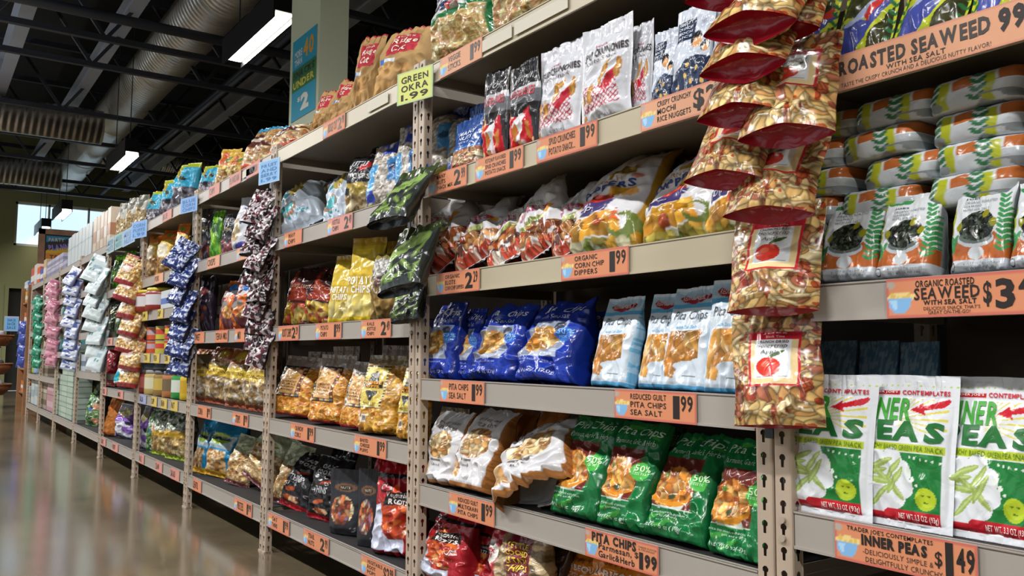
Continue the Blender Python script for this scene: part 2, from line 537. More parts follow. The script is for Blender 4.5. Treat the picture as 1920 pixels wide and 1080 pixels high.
def bag_shape(W, H, D, style, q, g, seed, crumple, bend=None, sway=0.0):
    nu, nv = QUAL[g]
    th = np.linspace(-math.pi / 2, math.pi / 2, 1500)
    cx = np.sign(np.sin(th)) * np.abs(np.sin(th)) ** q; cy = np.abs(np.cos(th)) ** q
    L = np.concatenate([[0], np.cumsum(np.hypot(np.diff(cx) * W / 2, np.diff(cy) * D / 2))])
    a = np.interp(np.linspace(0, L[-1], nu), L, np.arange(1500))
    sx = np.interp(a, np.arange(1500), cx); sy = np.interp(a, np.arange(1500), cy)
    sx[0], sx[-1], sy[0], sy[-1] = -1, 1, 0, 0
    t = np.linspace(0, 1, nv)
    if style == 'pillow':
        x = np.clip((t - 0.045) / 0.91, 0, 1); P = np.sin(math.pi * x ** 0.92) ** 0.62; wf = 1 - 0.1 * P
    elif style == 'gusset':
        P = np.clip(t / 0.07, 0, 1) ** 0.5 * 0.35 + 0.65
        P = P * (1 - np.clip((t - 0.12) / 0.83, 0, 1) ** 2.4); wf = 1 - 0.03 * np.sin(math.pi * t)
    elif style == 'slump':   # loose bag, full below and empty above
        P = np.clip(t / 0.16, 0, 1) ** 0.6 * np.where(t < 0.55, 1, 1 - 0.85 * np.clip((t - 0.55) / 0.38, 0, 1) ** 1.1) * np.clip((1 - t) / 0.06, 0, 1) ** .5
        wf = 1 + 0.05 * np.sin(math.pi * np.clip(t / 0.6, 0, 1)) - 0.08 * np.clip((t - 0.5) / 0.3, 0, 1)
    elif style == 'pouch':
        P = (0.72 + 0.28 * np.clip(t / 0.1, 0, 1)) * (1 - 0.94 * np.clip((t - 0.1) / 0.72, 0, 1) ** 1.3); wf = 1 - 0.035 * np.sin(math.pi * np.clip(t / 0.8, 0, 1))
    elif style == 'box':
        P = np.minimum(1, .82 + .18 * np.sin(math.pi * np.clip(t, 0, 1)) ** .4); P[-1] = 0; wf = .97 + .03 * np.sin(math.pi * t) ** .5
    elif style == 'twist':   # tied at the neck
        P = np.clip(t / 0.06, 0, 1) ** 0.5 * (1 - 0.88 * np.exp(-((t - 0.86) / 0.07) ** 2) - 0.35 * np.clip((t - 0.6) / 0.3, 0, 1)); wf = 1 - 0.72 * np.exp(-((t - 0.86) / 0.07) ** 2) - 0.12 * np.clip((t - 0.9) / 0.1, 0, 1)
    else:                    # flat sachet, sealed all round
        x = np.clip((t - 0.05) / 0.8, 0, 1); P = np.sin(math.pi * x ** 0.75) ** 0.6; wf = np.ones(nv)
    F = np.zeros((2, nv, nu, 3)); S = np.broadcast_to(sx, (nv, nu)); T = np.broadcast_to(t[:, None], (nv, nu))
    seam = np.exp(-np.abs(t - 0.04) / 0.1) + np.exp(-np.abs(t - 0.96) / 0.13)
    for k in range(2):
        X = W / 2 * wf[:, None] * S
        Y = D / 2 * P[:, None] * sy[None, :]
        if style == 'flat': Y = D / 2 * P[:, None] * np.clip((0.9 - np.abs(S)) / 0.5, 0, 1) ** 0.5
        xs, zs = S * W * 9, T * H * 17
        n1 = 1 - np.abs(2 * vnoise(xs, zs, seed * 3 + k) - 1) * 1.6
        n2 = 1 - np.abs(2 * vnoise(xs * 2.6 + zs, zs * 2.2 - xs, seed * 5 + k + 2) - 1) * 2.2
        n3 = vnoise(S * 9 + vnoise(zs, xs, 3) * 2, T * 2.2, seed + 40 + k) - 0.5
        inner = (sy ** 0.6)[None, :] if style != 'flat' else np.clip((0.92 - np.abs(S)) / 0.3, 0, 1)
        amp = crumple * 0.055 * min(W, H)
        Y = Y + inner * (P[:, None] * 0.7 + 0.3) * amp * (n1 * 0.8 + n2 * 0.5) + inner * seam[:, None] * n3 * amp * 1.8
        if style == 'pouch': Y = np.where(T < .12, D / 2 * P[:, None] * sy[None, :] * (1 - T / .12) + Y * T / .12, Y)
        X = X + W * 0.03 * crumple * (vnoise(T * 5, S * 0 + k * 0, seed + 9) - 0.5) * np.sign(S) * np.abs(S)
        X = X + W * 0.05 * crumple * (vnoise(T * 3, S * 0, seed + 19) - 0.5)
        Y = np.where((T < 0.03) | (T > 0.965), np.minimum(Y, 0.0015 + 0.0 * Y) if style in ('pillow', 'flat', 'slump') else Y, Y)
        Y = Y + (0.0006 if k == 0 else 0) * sy[None, :]
        F[k, ..., 0] = X; F[k, ..., 1] = -Y if k == 0 else Y
    wob = amp * 1.6 * (vnoise(S * 2.5, T * 2.5, seed + 60) - 0.5) * np.clip((T - 0.5) * 2, 0, 1)
    F[..., 1] += wob
    zc = t * H; yc = np.zeros(nv); ang = np.zeros(nv)
    if bend:
        for t0, t1, A in bend: ang = ang + A * np.clip((t - t0) / max(t1 - t0, 1e-3), 0, 1)
        dz = np.diff(t) * H; am = (ang[1:] + ang[:-1]) / 2
        zc = np.concatenate([[0], np.cumsum(np.cos(am) * dz)]); yc = np.concatenate([[0], np.cumsum(np.sin(am) * dz)])
    Y = F[..., 1].copy()
    F[..., 1] = yc[None, :, None] + Y * np.cos(ang)[None, :, None]
    F[..., 2] = zc[None, :, None] - Y * np.sin(ang)[None, :, None]
    F[..., 0] += sway * H * (t ** 2)[None, :, None]
    return F, sx, sy, t


KIND = {}


def kind(name, W, H, D, style='pillow', q=0.75, g=1, mat='film', crumple=1.0, bend=None, sway=0.0, seal=(0.05, 0.94), what='pouch', bottom=None, lit=True):
    def deco(fn):
        KIND[name] = dict(W=W, H=H, D=D, style=style, q=q, g=g, mat=mat, crumple=crumple, bend=bend, sway=sway, seal=seal, paint=fn, what=what, bottom=bottom, lit=lit, cache={})
        return fn
    return deco


def tri_from(Q): return Q


def kind_parts(name, var):
    K = KIND[name]
    if var in K['cache']: return K['cache'][var]
    seed = sum(map(ord, name)) % 89 + var * 13
    F, sx, sy, t = bag_shape(K['W'], K['H'], K['D'], K['style'], K['q'], K['g'], seed, K['crumple'], K['bend'], K['sway'])
    nv, nu = F.shape[1:3]
    ring = np.concatenate([F[0], F[1][:, -2:0:-1]], axis=1)          # nv x nr
    nr = ring.shape[1]
    us = np.concatenate([(sx + 1) / 2, (sx[-2:0:-1] + 1) / 2]); cs = np.concatenate([sy, sy[-2:0:-1]])
    fr = np.concatenate([np.ones(nu, bool), np.zeros(nr - nu, bool)])
    g = lambda a: np.broadcast_to(a, (nv, nr)).ravel()
    p = Paint(g(us).copy(), np.repeat(t, nr), g(cs).copy(), g(fr).copy(), K['W'], K['H'], seed)
    K['paint'](p)
    V = ring.reshape(-1, 3); C = np.clip(p.C, 0, 1).reshape(nv, nr, 3)

    def strip(r0, r1):
        rows = r1 - r0 + 1
        i = np.arange(rows - 1)[:, None] * nr; j = np.arange(nr)[None, :]; j2 = (j + 1) % nr
        Q = np.stack([i + j, i + j2, i + nr + j2, i + nr + j], -1).reshape(-1, 4)
        return ring[r0:r1 + 1].reshape(-1, 3), Q, C[r0:r1 + 1].reshape(-1, 3)

    def cap(row, flip):
        i = np.arange(nu - 1); b = (nr - i) % nr; b2 = (nr - i - 1) % nr
        b = np.where(b >= nr, 0, b)
        Q = np.stack([i, b, b2, i + 1], -1)
        Q = Q[[len(set(q)) >= 3 for q in Q.tolist()]]
        return Q[:, ::-1] if flip else Q
    s0, s1 = K['seal']; r0 = int(round(s0 * (nv - 1))); r1 = int(round(s1 * (nv - 1)))
    if s0 <= 0: r0 = 0
    out = []
    v, Q, c = strip(r0, r1)
    T = []
    if r0 == 0 and not K['bottom']:
        cq = cap(0, False)
        T = [(a, b, d) for a, b, c_, d in cq.tolist() if b != a and d != a and b != d] + [(b, c_, d) for a, b, c_, d in cq.tolist() if len({b, c_, d}) == 3]
    out.append((K['what'], make_mesh(name, v, Q, T, c), K['mat']))
    if K['bottom']:
        # open gusset at the foot of the bag, pushed up into it
        rows = []
        fu = F[0, 0]; bk = F[1, 0]
        for f in np.linspace(0, 1, 9):
            r = fu * (1 - f) + bk * f; r = r.copy(); r[:, 2] += 0.1 * K['H'] * math.sin(math.pi * f) * np.sqrt(sy) * (1 + 0.12 * np.sin(sx * 9 + 2))
            rows.append(r)
        v = np.array(rows); n = nu
        i = np.arange(8)[:, None] * n; j = np.arange(n - 1)[None, :]
        Q = np.stack([i + j, i + n + j, i + n + j + 1, i + j + 1], -1).reshape(-1, 4)
        out.append(('bottom_gusset', make_mesh(name + '_gusset', v.reshape(-1, 3), Q, None, np.broadcast_to(hexc(K['bottom']), (v.size // 3, 3))), K['mat']))
    if r1 < nv - 1:
        v, Q, c = strip(r1, nv - 1); out.append(('top_seal', make_mesh(name + '_top', v, Q, None, c), K['mat']))
    if r0 > 0:
        v, Q, c = strip(0, r0); out.append(('bottom_seal', make_mesh(name + '_foot', v, Q, None, c), K['mat']))
    if p.texts:
        G = F[0]
        du = np.gradient(G, axis=1); dv = np.gradient(G, axis=0)
        N = np.cross(du, dv); N /= np.maximum(np.linalg.norm(N, axis=-1, keepdims=True), 1e-9)
        # smooth and lift
        Vs, Ts, Cs, n = [], [], [], 0
        for s, box, c, kw in p.texts:
            if K['g'] >= 2: kw = dict(kw, sub=max(2 if box[2] - box[0] > .45 else 1, kw.get('sub', 0)))
            P, T = text2d(s, box, **kw)
            P = np.clip(P, 0.004, 0.996)
            fi = np.clip(np.interp(P[:, 0] * 2 - 1, sx, np.arange(nu)), 0, nu - 1.001); fj = np.clip(P[:, 1] * (nv - 1), 0, nv - 1.001)
            i0, j0 = fi.astype(int), fj.astype(int); a, b = (fi - i0)[:, None], (fj - j0)[:, None]
            bl = lambda A: (A[j0, i0] * (1 - a) + A[j0, i0 + 1] * a) * (1 - b) + (A[j0 + 1, i0] * (1 - a) + A[j0 + 1, i0 + 1] * a) * b
            Vs.append(bl(G) + bl(N) * 0.0017); Ts.append(T + n); Cs.append(np.broadcast_to(hexc(c), (len(P), 3))); n += len(P)
        out.append(('lettering', make_mesh(name + '_lettering', np.concatenate(Vs), None, np.concatenate(Ts), np.concatenate(Cs)), 'ink'))
    K['cache'][var] = out
    return out


def frame_matrix(B, Ztip, xdir, sX, sY, H0):
    """local z from B to Ztip, local x as near as possible to xdir"""
    B, Zt = np.array(B, float), np.array(Ztip, float)
    z = Zt - B; Lz = np.linalg.norm(z); z /= Lz
    x = np.array(xdir, float); x -= z * (x @ z); x /= np.linalg.norm(x)
    y = np.cross(z, x)
    R = np.stack([x * sX, y * sY, z * Lz / H0], 1)
    return Matrix(((*R[0], B[0]), (*R[1], B[1]), (*R[2], B[2]), (0, 0, 0, 1))), x, y, z


def emit_kind(name, var, mtx, label, cat, group, objname, lettering=True):
    r = empty(objname, mtx=mtx)
    tag(r, label, cat, group)
    body = None
    for pn, me, mt in kind_parts(name, var):
        o = link(pn, me, mt, body if pn == 'lettering' else r)
        body = body or o
    return r


def put(name, ub0, ub1, ut, vt, z, label, y=0.075, yt=None, var=0, yaw=0.0, cat='snack bag', group=None, obj='snack_bag', dep=1.0, lift=0.0, face=False):
    """stand a bag on the deck at height z: its front foot spans ub0..ub1, its top edge is centred on (ut, vt) of the photograph"""
    K = KIND[name]
    yf = y - K['D'] / 2 * dep * 0.8
    xa, xb = x_at(ub0, yf, z), x_at(ub1, yf, z)
    W = xb - xa
    if ub1 < 792 and not face:      # the measured span takes in the near side of the bag too
        cot = abs((xa + xb) / 2) / (yf - CAM[1])
        yaw = yaw or 0.42
        cy, sy = math.cos(yaw), math.sin(yaw)
        W = W / (K['W'] * (cy + sy * cot) + 0.5 * K['D'] * dep * (cy * cot - sy)) * K['W'] * 1.2
        xb = xa + W * cy; yf += W / 2 * sy; far = True
    else: far = False
    xm = (xa + xb) / 2
    B = np.array([xm, yf, z + lift])
    if yt is None:
        T = on_x(ut, vt, xm); dz = T[2] - z; dy = T[1] - yf
        c = min(max(dy, -0.01), 0.55 * dz)
        if abs(c - dy) > 1e-6: T = on_y(ut, vt, yf + c)
    else: T = on_y(ut, vt, yt)
    if not far: W /= max(math.cos(yaw), 0.5)
    sX = W / K['W']; sY = min(max(sX, 0.75), 1.3) * dep
    mtx, x, yy, zz = frame_matrix(B, T, (math.cos(yaw), math.sin(yaw), 0), sX, sY, K['H'])
    off = yy * K['D'] / 2 * sY * 0.75
    Bc = B + off
    drop = max(0.0, -(yy[2] * K['D'] / 2 * sY) * (0.8 if K['style'] != 'slump' else 0.45)) if K['style'] in ('gusset', 'pouch', 'slump', 'twist') else 0.0
    drop += max(0.0, abs(x[2]) * W / 2)
    mtx.translation = Vector(Bc) + Vector((0, 0, drop))
    return emit_kind(name, var, mtx, label, cat, group, obj)


def hang(name, ut, vt, yt, ub, vb, yb, W, label, yaw=0.0, var=0, cat='hanging snack bag', group=None, obj='hanging_snack_bag', dep=1.0):
    K = KIND[name]
    T, B = on_y(ut, vt, yt), on_y(ub, vb, yb)
    mtx, *_ = frame_matrix(B, T, (math.cos(yaw), math.sin(yaw), 0), W / K['W'], W / K['W'] * dep, K['H'])
    return emit_kind(name, var, mtx, label, cat, group, obj)


# ------------------------------------------------------------------ the packages and their print
CHIP = ['#d9a04e', '#c98a38', '#e6b768', '#b87a2e', '#f0cf8e']
TAN = ['#c89a62', '#b98a54', '#dcb784', '#a5743e', '#e8cfa2']
CURL = ['#e8962a', '#f0a83a', '#d97f1e', '#f5bb55']
NUT = ['#e3c48e', '#c99a5c', '#f1dcb0', '#a8743e']


@kind('inner_peas', .19, .235, .03, 'flat', g=3, mat='film', crumple=.55, what='sachet', seal=(0, .9))
def _(p):
    p.fill('#dde1e6'); p.u = (p.u - .22) / .78; p.W *= .78
    for k in range(-3, 14): p.ell(.04 + k * .072, .928, .012, .008, '#b5cf5a')
    p.rect(-.2, .868, .29, .897, '#c4242f')
    p.text("TRADER JOE'S", -.18, .873, .27, .892, '#f4e9e2', bold=.02)
    p.text('CONTEMPLATES', .33, .868, .9, .899, '#c9283a', bold=.03)
    p.rect(-.22, .852, .92, .856, '#c8cf4a')
    m = p.mr(-.2, .62, .9, .845)
    p.rays(.28, .70, 40, .28, '#d9cf55', m & (p.u > .34))
    p.text('INNER', -.2, .69, .48, .84, '#3f9d35', bold=.035, sub=1)
    p.poly([(.46, .765), (.6, .82), (.6, .795), (.9, .85), (.92, .83), (.84, .79), (.62, .765), (.64, .735)], '#c8202e')
    p.text('PEAS', -.19, .555, .88, .69, '#1c6b2f', bold=.05, sub=2)
    p.rect(-.22, .49, .9, .538, '#b6c92c')
    p.text('A CRUNCHY BAKED GREEN PEA SNACK', -.18, .497, .88, .53, '#4f7a1c', bold=.0)
    p.rect(-.2, .12, .88, .485, '#1d7a36')
    for k in range(6): p.ell(.52 + k * .068, .455 - k * .004, .012, .009, '#dfe8df')
    for cu, cv, r in ((.1, .36, .2), (.28, .42, .14), (.42, .35, .13), (.47, .26, .11), (.36, .2, .13), (.16, .18, .19), (.2, .28, .24), (.03, .2, .16), (-.1, .3, .2), (-.15, .18, .16)):
        p.ell(cu, cv, r, r * .64, '#dde1e6')
    for a, b, rot in ((.14, .40, .35), (.06, .345, .2), (.3, .36, .95), (.22, .3, -.5), (.1, .29, -.1), (.34, .25, -.75), (.14, .19, .75), (.34, .3, 1.0)):
        p.ell(a, b, .17, .022, '#9cb45c', rot); p.ell(a + .01, b + .006, .14, .008, '#b7c97f', rot)
    p.ell(.51, .36, .035, .025, '#e4ece2'); p.ell(.57, .315, .025, .018, '#e4ece2'); p.ell(.62, .28, .015, .01, '#e4ece2')
    p.ell(.72, .2, .115, .072, '#a9c325'); p.ell(.735, .21, .095, .058, '#b9d032')
    for dx in (-.03, .035): p.ell(.72 + dx, .222, .018, .006, '#52701a', -.2)
    p.ell(.72, .178, .025, .005, '#52701a', -.15)
    p.poly([(-.2, .045), (-.2, .09), (.2, .09), (.25, .118), (.88, .118), (.88, .045)], '#c4202e')
    p.text('NET WT. 3.3 OZ (93g)', .4, .055, .86, .1, '#f0dcda', bold=.02)
    p.texts = [(t, (.22 + .78 * b[0], b[1], .22 + .78 * b[2], b[3]), c, k) for t, b, c, k in p.texts]


@kind('apple_pouch', .135, .19, .085, 'pouch', q=1.5, g=3, mat='film', crumple=1.0, what='pouch', seal=(0, .93), bottom='#a51427')
def _(p):
    p.food(np.ones(len(p.u), bool), ['#dcc088', '#cda868', '#e8d2a0', '#c29258', '#d8b878', '#a8664a'], .019, 2.2, .72, .2, curl=.7)
    k = vnoise(p.u * 14, p.v * 18, 4) > .74
    p.C[k] *= hexc('#b86a64') / hexc('#d8d8d8')
    p.fill('#c3293a', p.mr(.22, .33, .80, .83)); p.fill('#e6cf9b', p.mr(.245, .345, .775, .81) )
    p.fill('#dfe6ea', p.mr(.3, .4, .7, .76)); p.rect(.24, .76, .78, .83, '#c3293a')
    p.text('JOES', .38, .8, .64, .82, '#f3dfd8', bold=.02); p.text('Snack Time', .42, .77, .62, .79, '#f3dfd8')
    p.text('CRUNCH DRIED', .33, .72, .67, .745, '#3d3432', bold=.02)
    p.text('Honeycrisp', .33, .665, .66, .715, '#3c4436', shear=.25, jit=.05); p.text('Apple', .38, .61, .58, .655, '#3c4436', shear=.25, jit=.05)
    p.ell(.46, .5, .14, .088, '#d43a2c'); p.ell(.43, .525, .05, .028, '#e8654a'); p.ell(.55, .62, .1, .016, '#4c6b38', .5)
    p.rect(.33, .41, .67, .416, '#6b5a52')


@kind('blue_pita', .15, .215, .062, 'gusset', q=.62, g=2, crumple=1.5, bend=[(.8, 1, .35)])
def _(p):
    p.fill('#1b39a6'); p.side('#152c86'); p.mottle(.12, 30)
    p.poly([(.12, .24), (.12, .62), (.2, .69), (.78, .69), (.78, .3)], '#8a93a8')
    p.fill('#3a3f52', p.me(.7, .6, .1, .08) & p.mr(.12, .3, .78, .69))
    p.food(p.me(.42, .47, .27, .17) & p.mr(.1, .25, .8, .68), CHIP, .021, 1.5, .55)
    p.fill('#b9c3d6', p.mr(.08, .26, .8, .36) & (vnoise(p.u * 6, p.v * 16, 2) > .45))
    p.frame(.11, .3, .8, .695, '#a9b7d6', .008)
    p.ell(.79, .53, .13, .075, '#2f74cf'); p.text('50%', .7, .53, .92, .585, '#8fc0ee', bold=.02); p.text('MORE', .72, .49, .87, .52, '#8fc0ee')
    p.text('Pita Chips', .17, .8, .92, .91, '#d9e0f2', shear=.25, jit=.03, bold=.01, sub=1)
    p.text('with Sea Salt', .2, .735, .75, .79, '#c9d3ee', shear=.1)
    p.text('pita chips baked with sea salt', .2, .2, .72, .23, '#b9c6ea'); p.text('Net Wt. 6 oz (170g)', .1, .06, .75, .115, '#cdd7f2', shear=.2)


@kind('light_pita', .14, .225, .06, 'gusset', q=.5, g=2, crumple=.9)
def _(p):
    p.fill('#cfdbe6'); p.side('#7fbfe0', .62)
    k = (vnoise(p.u * 30, p.v * 42, 3) > .52) & (p.c < .62); p.fill('#b9dcf0', k)
    p.fill('#a8c4d6', p.mb(.8, .97) & (p.c >= .62)); p.rect(0, .785, 1, .835, '#5aa9d6')
    p.poly([(.12, .9), (.2, .93), (.5, .865), (.85, .935), (.9, .895), (.5, .82), (.2, .86)], '#9d2731')
    p.text('REDUCED GUILT', .2, .865, .8, .915, '#d8b4b0', bold=.02)
    p.text('Pita Chips', .12, .64, .86, .755, '#39434c', shear=.2, sub=1); p.text('with Sea Salt', .26, .575, .66, .61, '#6fb2d8', shear=.15, bold=.01)
    m = p.mp([(.14, .12), (.05, .3), (.13, .55), (.84, .56), (.84, .3), (.42, .2), (.36, .1)])
    p.food(m, CHIP[:4], .044, 1.3, .4, .2); p.fill('#cfdbe6', p.me(.62, .22, .26, .05))
    p.rect(.55, .1, .75, .108, '#566'); p.rect(.55, .125, .8, .135, '#566'); p.band(0, .04, '#5aa9d6')


@kind('blue_speckle', .13, .22, .06, 'gusset', q=.5, g=1, crumple=.8)
def _(p):
    p.fill('#6f9cb8'); p.fill('#a9c8d8', vnoise(p.u * 22, p.v * 34, 3) > .55); p.side('#4f7f9c', .5)


@kind('green_pita', .145, .235, .06, 'gusset', q=.6, g=2, crumple=1.4, bend=[(.8, 1, .4)])
def _(p):
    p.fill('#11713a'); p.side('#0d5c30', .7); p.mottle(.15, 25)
    for a, b, r in ((.3, .93, .2), (.75, .88, -.4), (.2, .16, .3), (.4, .1, .5)): p.ell(a, b, .2, .02, '#3f9a3f', r)
    p.text('Pita Chips', .08, .835, .95, .935, '#cfe2d4', shear=.22, jit=.03, sub=1)
    p.text('Parmesan, Garlic & Herb', .1, .765, .9, .82, '#bcd8c4', shear=.2, jit=.04)
    p.poly([(.05, .26), (.05, .735), (.74, .735), (.74, .26)], '#6c2a22')
    p.fill('#cfd6cf', p.mr(.05, .24, .74, .36) & (vnoise(p.u * 7, p.v * 9, 2) > .4))
    p.fill('#33281e', p.me(.38, .3, .2, .04))
    p.food(p.me(.36, .44, .33, .2) & p.mr(.05, .26, .76, .7), ['#e09a3e', '#cf7f28', '#eab565', '#b9632a', '#d98a3a', '#dcb070'], .022, 1.7, .5)
    p.fill('#d9912f', p.me(.36, .42, .36, .16) & ~p.me(.36, .47, .36, .16) & p.mr(0, .2, .8, .45))
    p.ell(.2, .55, .04, .02, '#5a8f3a'); p.ell(.36, .36, .06, .03, '#3c4a30')
    p.frame(.04, .25, .755, .745, '#cfe0cf', .008)
    p.ell(.76, .53, .15, .085, '#4fb64a'); p.text('50%', .66, .53, .93, .59, '#d8f0cc', bold=.01); p.text('LESS FAT', .66, .495, .86, .52, '#d8f0cc')
    p.text('pita chips seasoned with parmesan', .1, .185, .7, .215, '#cfe2d4'); p.text('garlic and herb', .25, .155, .6, .18, '#cfe2d4')
    p.text('Net Wt. 6 oz (170g)', .08, .05, .72, .1, '#cfe2d4', shear=.15)


@kind('multigrain_pita', .13, .225, .07, 'gusset', q=.5, g=2, mat='film', crumple=1.5, bend=[(.72, 1, .5)])
def _(p):
    p.fill('#d3d3d6'); p.side('#a8703c', .66)
    p.fill('#8f5c30', (p.c < .66) & (vnoise(p.u * 40, p.v * 50, 2) > .6))
    p.food(p.me(.5, .53, .36, .19), NUT, .022, 1.6, .6)
    p.text('Multigrain', .2, .79, .8, .84, '#5b4a44', shear=.15); p.text('Pita Chips', .22, .715, .82, .785, '#4e4038', shear=.2); p.text('reduced fat', .36, .675, .66, .7, '#b4493c')
    p.rect(.3, .3, .6, .33, '#6a625e'); p.text('Baked', .34, .24, .56, .275, '#4a4440')
    p.food(p.mp([(0, .12), (.0, .4), (.22, .3), (.3, .1)]), TAN, .03, 1.2, .4); p.band(0, .05, '#a8703c')


@kind('dipper_elote', .155, .225, .075, 'slump', q=.85, g=2, mat='film', crumple=1.6, bend=[(.75, 1, .8)])
def _(p):
    p.v = p.v * 1.6; p.H /= 1.6; p.fill('#d8d8da'); p.mottle(.05, 20)
    p.text('ORGANIC', .2, .84, .66, .89, '#7d8b62', jit=.05); p.text('ELOTE', .16, .77, .6, .83, '#c8455a', jit=.06, bold=.02); p.text('DIPPERS', .14, .69, .7, .76, '#b7477e', jit=.06, bold=.02)
    p.ell(.72, .74, .05, .035, '#d9502c'); p.ell(.8, .66, .035, .024, '#c2304a'); p.ell(.26, .62, .03, .02, '#c2304a')
    p.poly([(.55, .55), (.7, .64), (.9, .63), (.75, .52)], '#dfa04a')
    p.food(p.me(.4, .52, .3, .07), ['#a9b06c', '#8f9a52', '#c6c98e'], .012, 1.2, .4); p.fill('#4a4640', p.me(.4, .47, .26, .05) & (p.v < .465))
    p.food(p.mb(.1, .46) & ~p.mr(.66, .3, 1.01, .47), ['#8f4a2a', '#c07a44', '#5c3a34', '#d9a878', '#b04a2a', '#c8925c'], .025, 1.8, .6)
    p.food(p.mb(.02, .13), ['#b8402a', '#a8321e', '#c8603a', '#d8c8b8'], .012, 1, .4); p.fill('#d8d8da', p.mb(.13, .18) & (vnoise(p.u * 6, p.v * 6, 1) > .62)); p.texts = [(t, (b[0], b[1] / 1.6, b[2], b[3] / 1.6), c, k) for t, b, c, k in p.texts]


@kind('dipper_corn', .16, .27, .08, 'slump', q=.85, g=2, mat='film', crumple=1.1, bend=[(.75, 1, .6)])
def _(p):
    p.v = p.v * 1.35; p.H /= 1.35; p.fill('#dadbde'); p.side('#b78a24', .42)
    p.food(p.mr(.42, .78, .78, .93), ['#a8862c', '#8f6c1e', '#c4a24a'], .016, 3, .4)
    p.text('CORN CHIP', .2, .71, .72, .76, '#b98a52', jit=.03); p.text('DIPPERS', .1, .62, .82, .705, '#2f4788', jit=.05, bold=.03, sub=1); p.ell(.82, .75, .06, .035, '#d98a7a')
    p.poly([(.5, .53), (.62, .64), (.8, .6), (.7, .5)], '#e0a42e'); p.poly([(.68, .55), (.85, .6), (.9, .55), (.74, .5)], '#d99a28')
    p.food(p.me(.42, .5, .24, .06), ['#cf3f2a', '#d9583a', '#b82f22'], .02, 1.1, .4); p.fill('#43386e', p.mp([(.12, .34), (.17, .475), (.68, .485), (.6, .36)]))
    p.text('Dip', .2, .38, .42, .44, '#d0d0e0', shear=.3)
    p.food(p.mp([(.0, .1), (.05, .3), (.75, .37), (.85, .12)]), ['#e0a436', '#cf8f26', '#e8b950', '#c4552a', '#d89a3c'], .03, 1.5, .4)
    p.fill('#6d7d38', p.me(.85, .2, .16, .13) & ~p.me(.8, .22, .1, .08)); p.food(p.mb(.0, .1), ['#7a8a3a', '#b8a84a', '#c8c4a0', '#cf9f3c'], .02, 2, .3); p.texts = [(t, (b[0], b[1] / 1.35, b[2], b[3] / 1.35), c, k) for t, b, c, k in p.texts]


@kind('spud_white', .15, .235, .03, 'flat', g=2, mat='film', crumple=1.1, what='sachet', seal=(0, .92))
def _(p):
    p.fill('#d4d7de')
    p.text('JOES', .36, .745, .6, .775, '#b8475a', bold=.02); p.text('SPUD CRUNCHIES', .08, .66, .94, .735, '#3a3034', jit=.05, bold=.03, sub=1); p.text('Potato Snack', .12, .605, .8, .65, '#5a4a4e', shear=.2, jit=.04)
    m = p.mp([(.1, .13), (.08, .4), (.46, .36), (.8, .46), (.86, .16)])
    x = p.u * p.W + p.v * p.H; y = p.u * p.W - p.v * p.H
    p.fill('#e4dfe2', m); p.fill('#b0485e', m & (((x / .012) % 1 < .3) | ((y / .012) % 1 < .3)))
    p.poly([(.5, .33), (.8, .5), (.84, .42), (.62, .27)], '#c22a3c')
    for a, b, r in ((.16, .32, 1.45), (.34, .3, 1.5), (.54, .45, 1.3), (.62, .5, 1.1), (.84, .48, 1.5)): p.ell(a, b, .16, .028, '#b98238', r); p.ell(a, b, .12, .012, '#d6a65c', r)
    p.text('NET WT 5 OZ', .4, .07, .7, .095, '#6a6468'); p.ell(.12, .09, .06, .025, '#b98238', .4)


@kind('spud_black', .14, .23, .04, 'flat', g=2, mat='film', crumple=1.4, what='sachet', seal=(0, .92))
def _(p):
    p.fill('#2a2a2e'); p.band(.5, .64, '#6d6f75'); p.band(.64, .72, '#c0c2c8')
    p.text('KETCHUP', .12, .78, .85, .86, '#b8b9bd', shear=.3, jit=.05, bold=.02); p.text('SPUD CRUNCHIES', .1, .58, .9, .68, '#c0434c', shear=.3, bold=.03)
    p.fill('#c9232f', p.mp([(.1, .08), (.12, .4), (.5, .36), (.85, .44), (.9, .08)]))
    p.fill('#e2e2e6', p.me(.55, .3, .2, .07, .6)); p.fill('#e2e2e6', p.mp([(.35, .1), (.6, .3), (.7, .28), (.5, .08)]))
    for a, b, r in ((.25, .35, 1.4), (.4, .2, 1.3), (.78, .2, 1.5)): p.ell(a, b, .16, .03, '#c87a34', r)
    p.food(p.mr(.1, .03, .9, .1), ['#d9a878', '#c22', '#caa'], .02, 1.5, .4)


@kind('mochi', .14, .235, .04, 'pouch', q=.9, g=2, mat='film', crumple=1.0, seal=(0, .92))
def _(p):
    p.fill('#c9d2df'); p.rect(.05, .62, .55, .86, '#24304a')
    for k in range(4): p.text(['CRISPY', 'CRUNCHY', 'MOCHI', 'RICE'][k], .1, .81 - k * .055, .48, .845 - k * .055, '#c8d2e0', jit=.03, bold=.02)
    p.poly([(0, 0), (0, .18), (.3, .3), (.45, .38), (.75, .4), (1, .36), (1, 0)], '#2c3a58'); p.mottle(.2, 40, p.mb(0, .38))
    p.ell(.62, .6, .14, .09, '#1c1c22'); p.ell(.64, .56, .12, .06, '#d9a06a'); p.ell(.86, .5, .1, .07, '#1c1c22'); p.ell(.87, .47, .07, .04, '#d9a06a')
    for a, b in ((.25, .1), (.45, .2), (.6, .12), (.75, .25), (.85, .1), (.5, .32)): p.ell(a, b, .045, .03, '#dcb45c', .6)
    p.ell(.75, .78, .13, .07, '#b9c2d0'); p.text('YES', .68, .755, .82, .8, '#8a95a8')


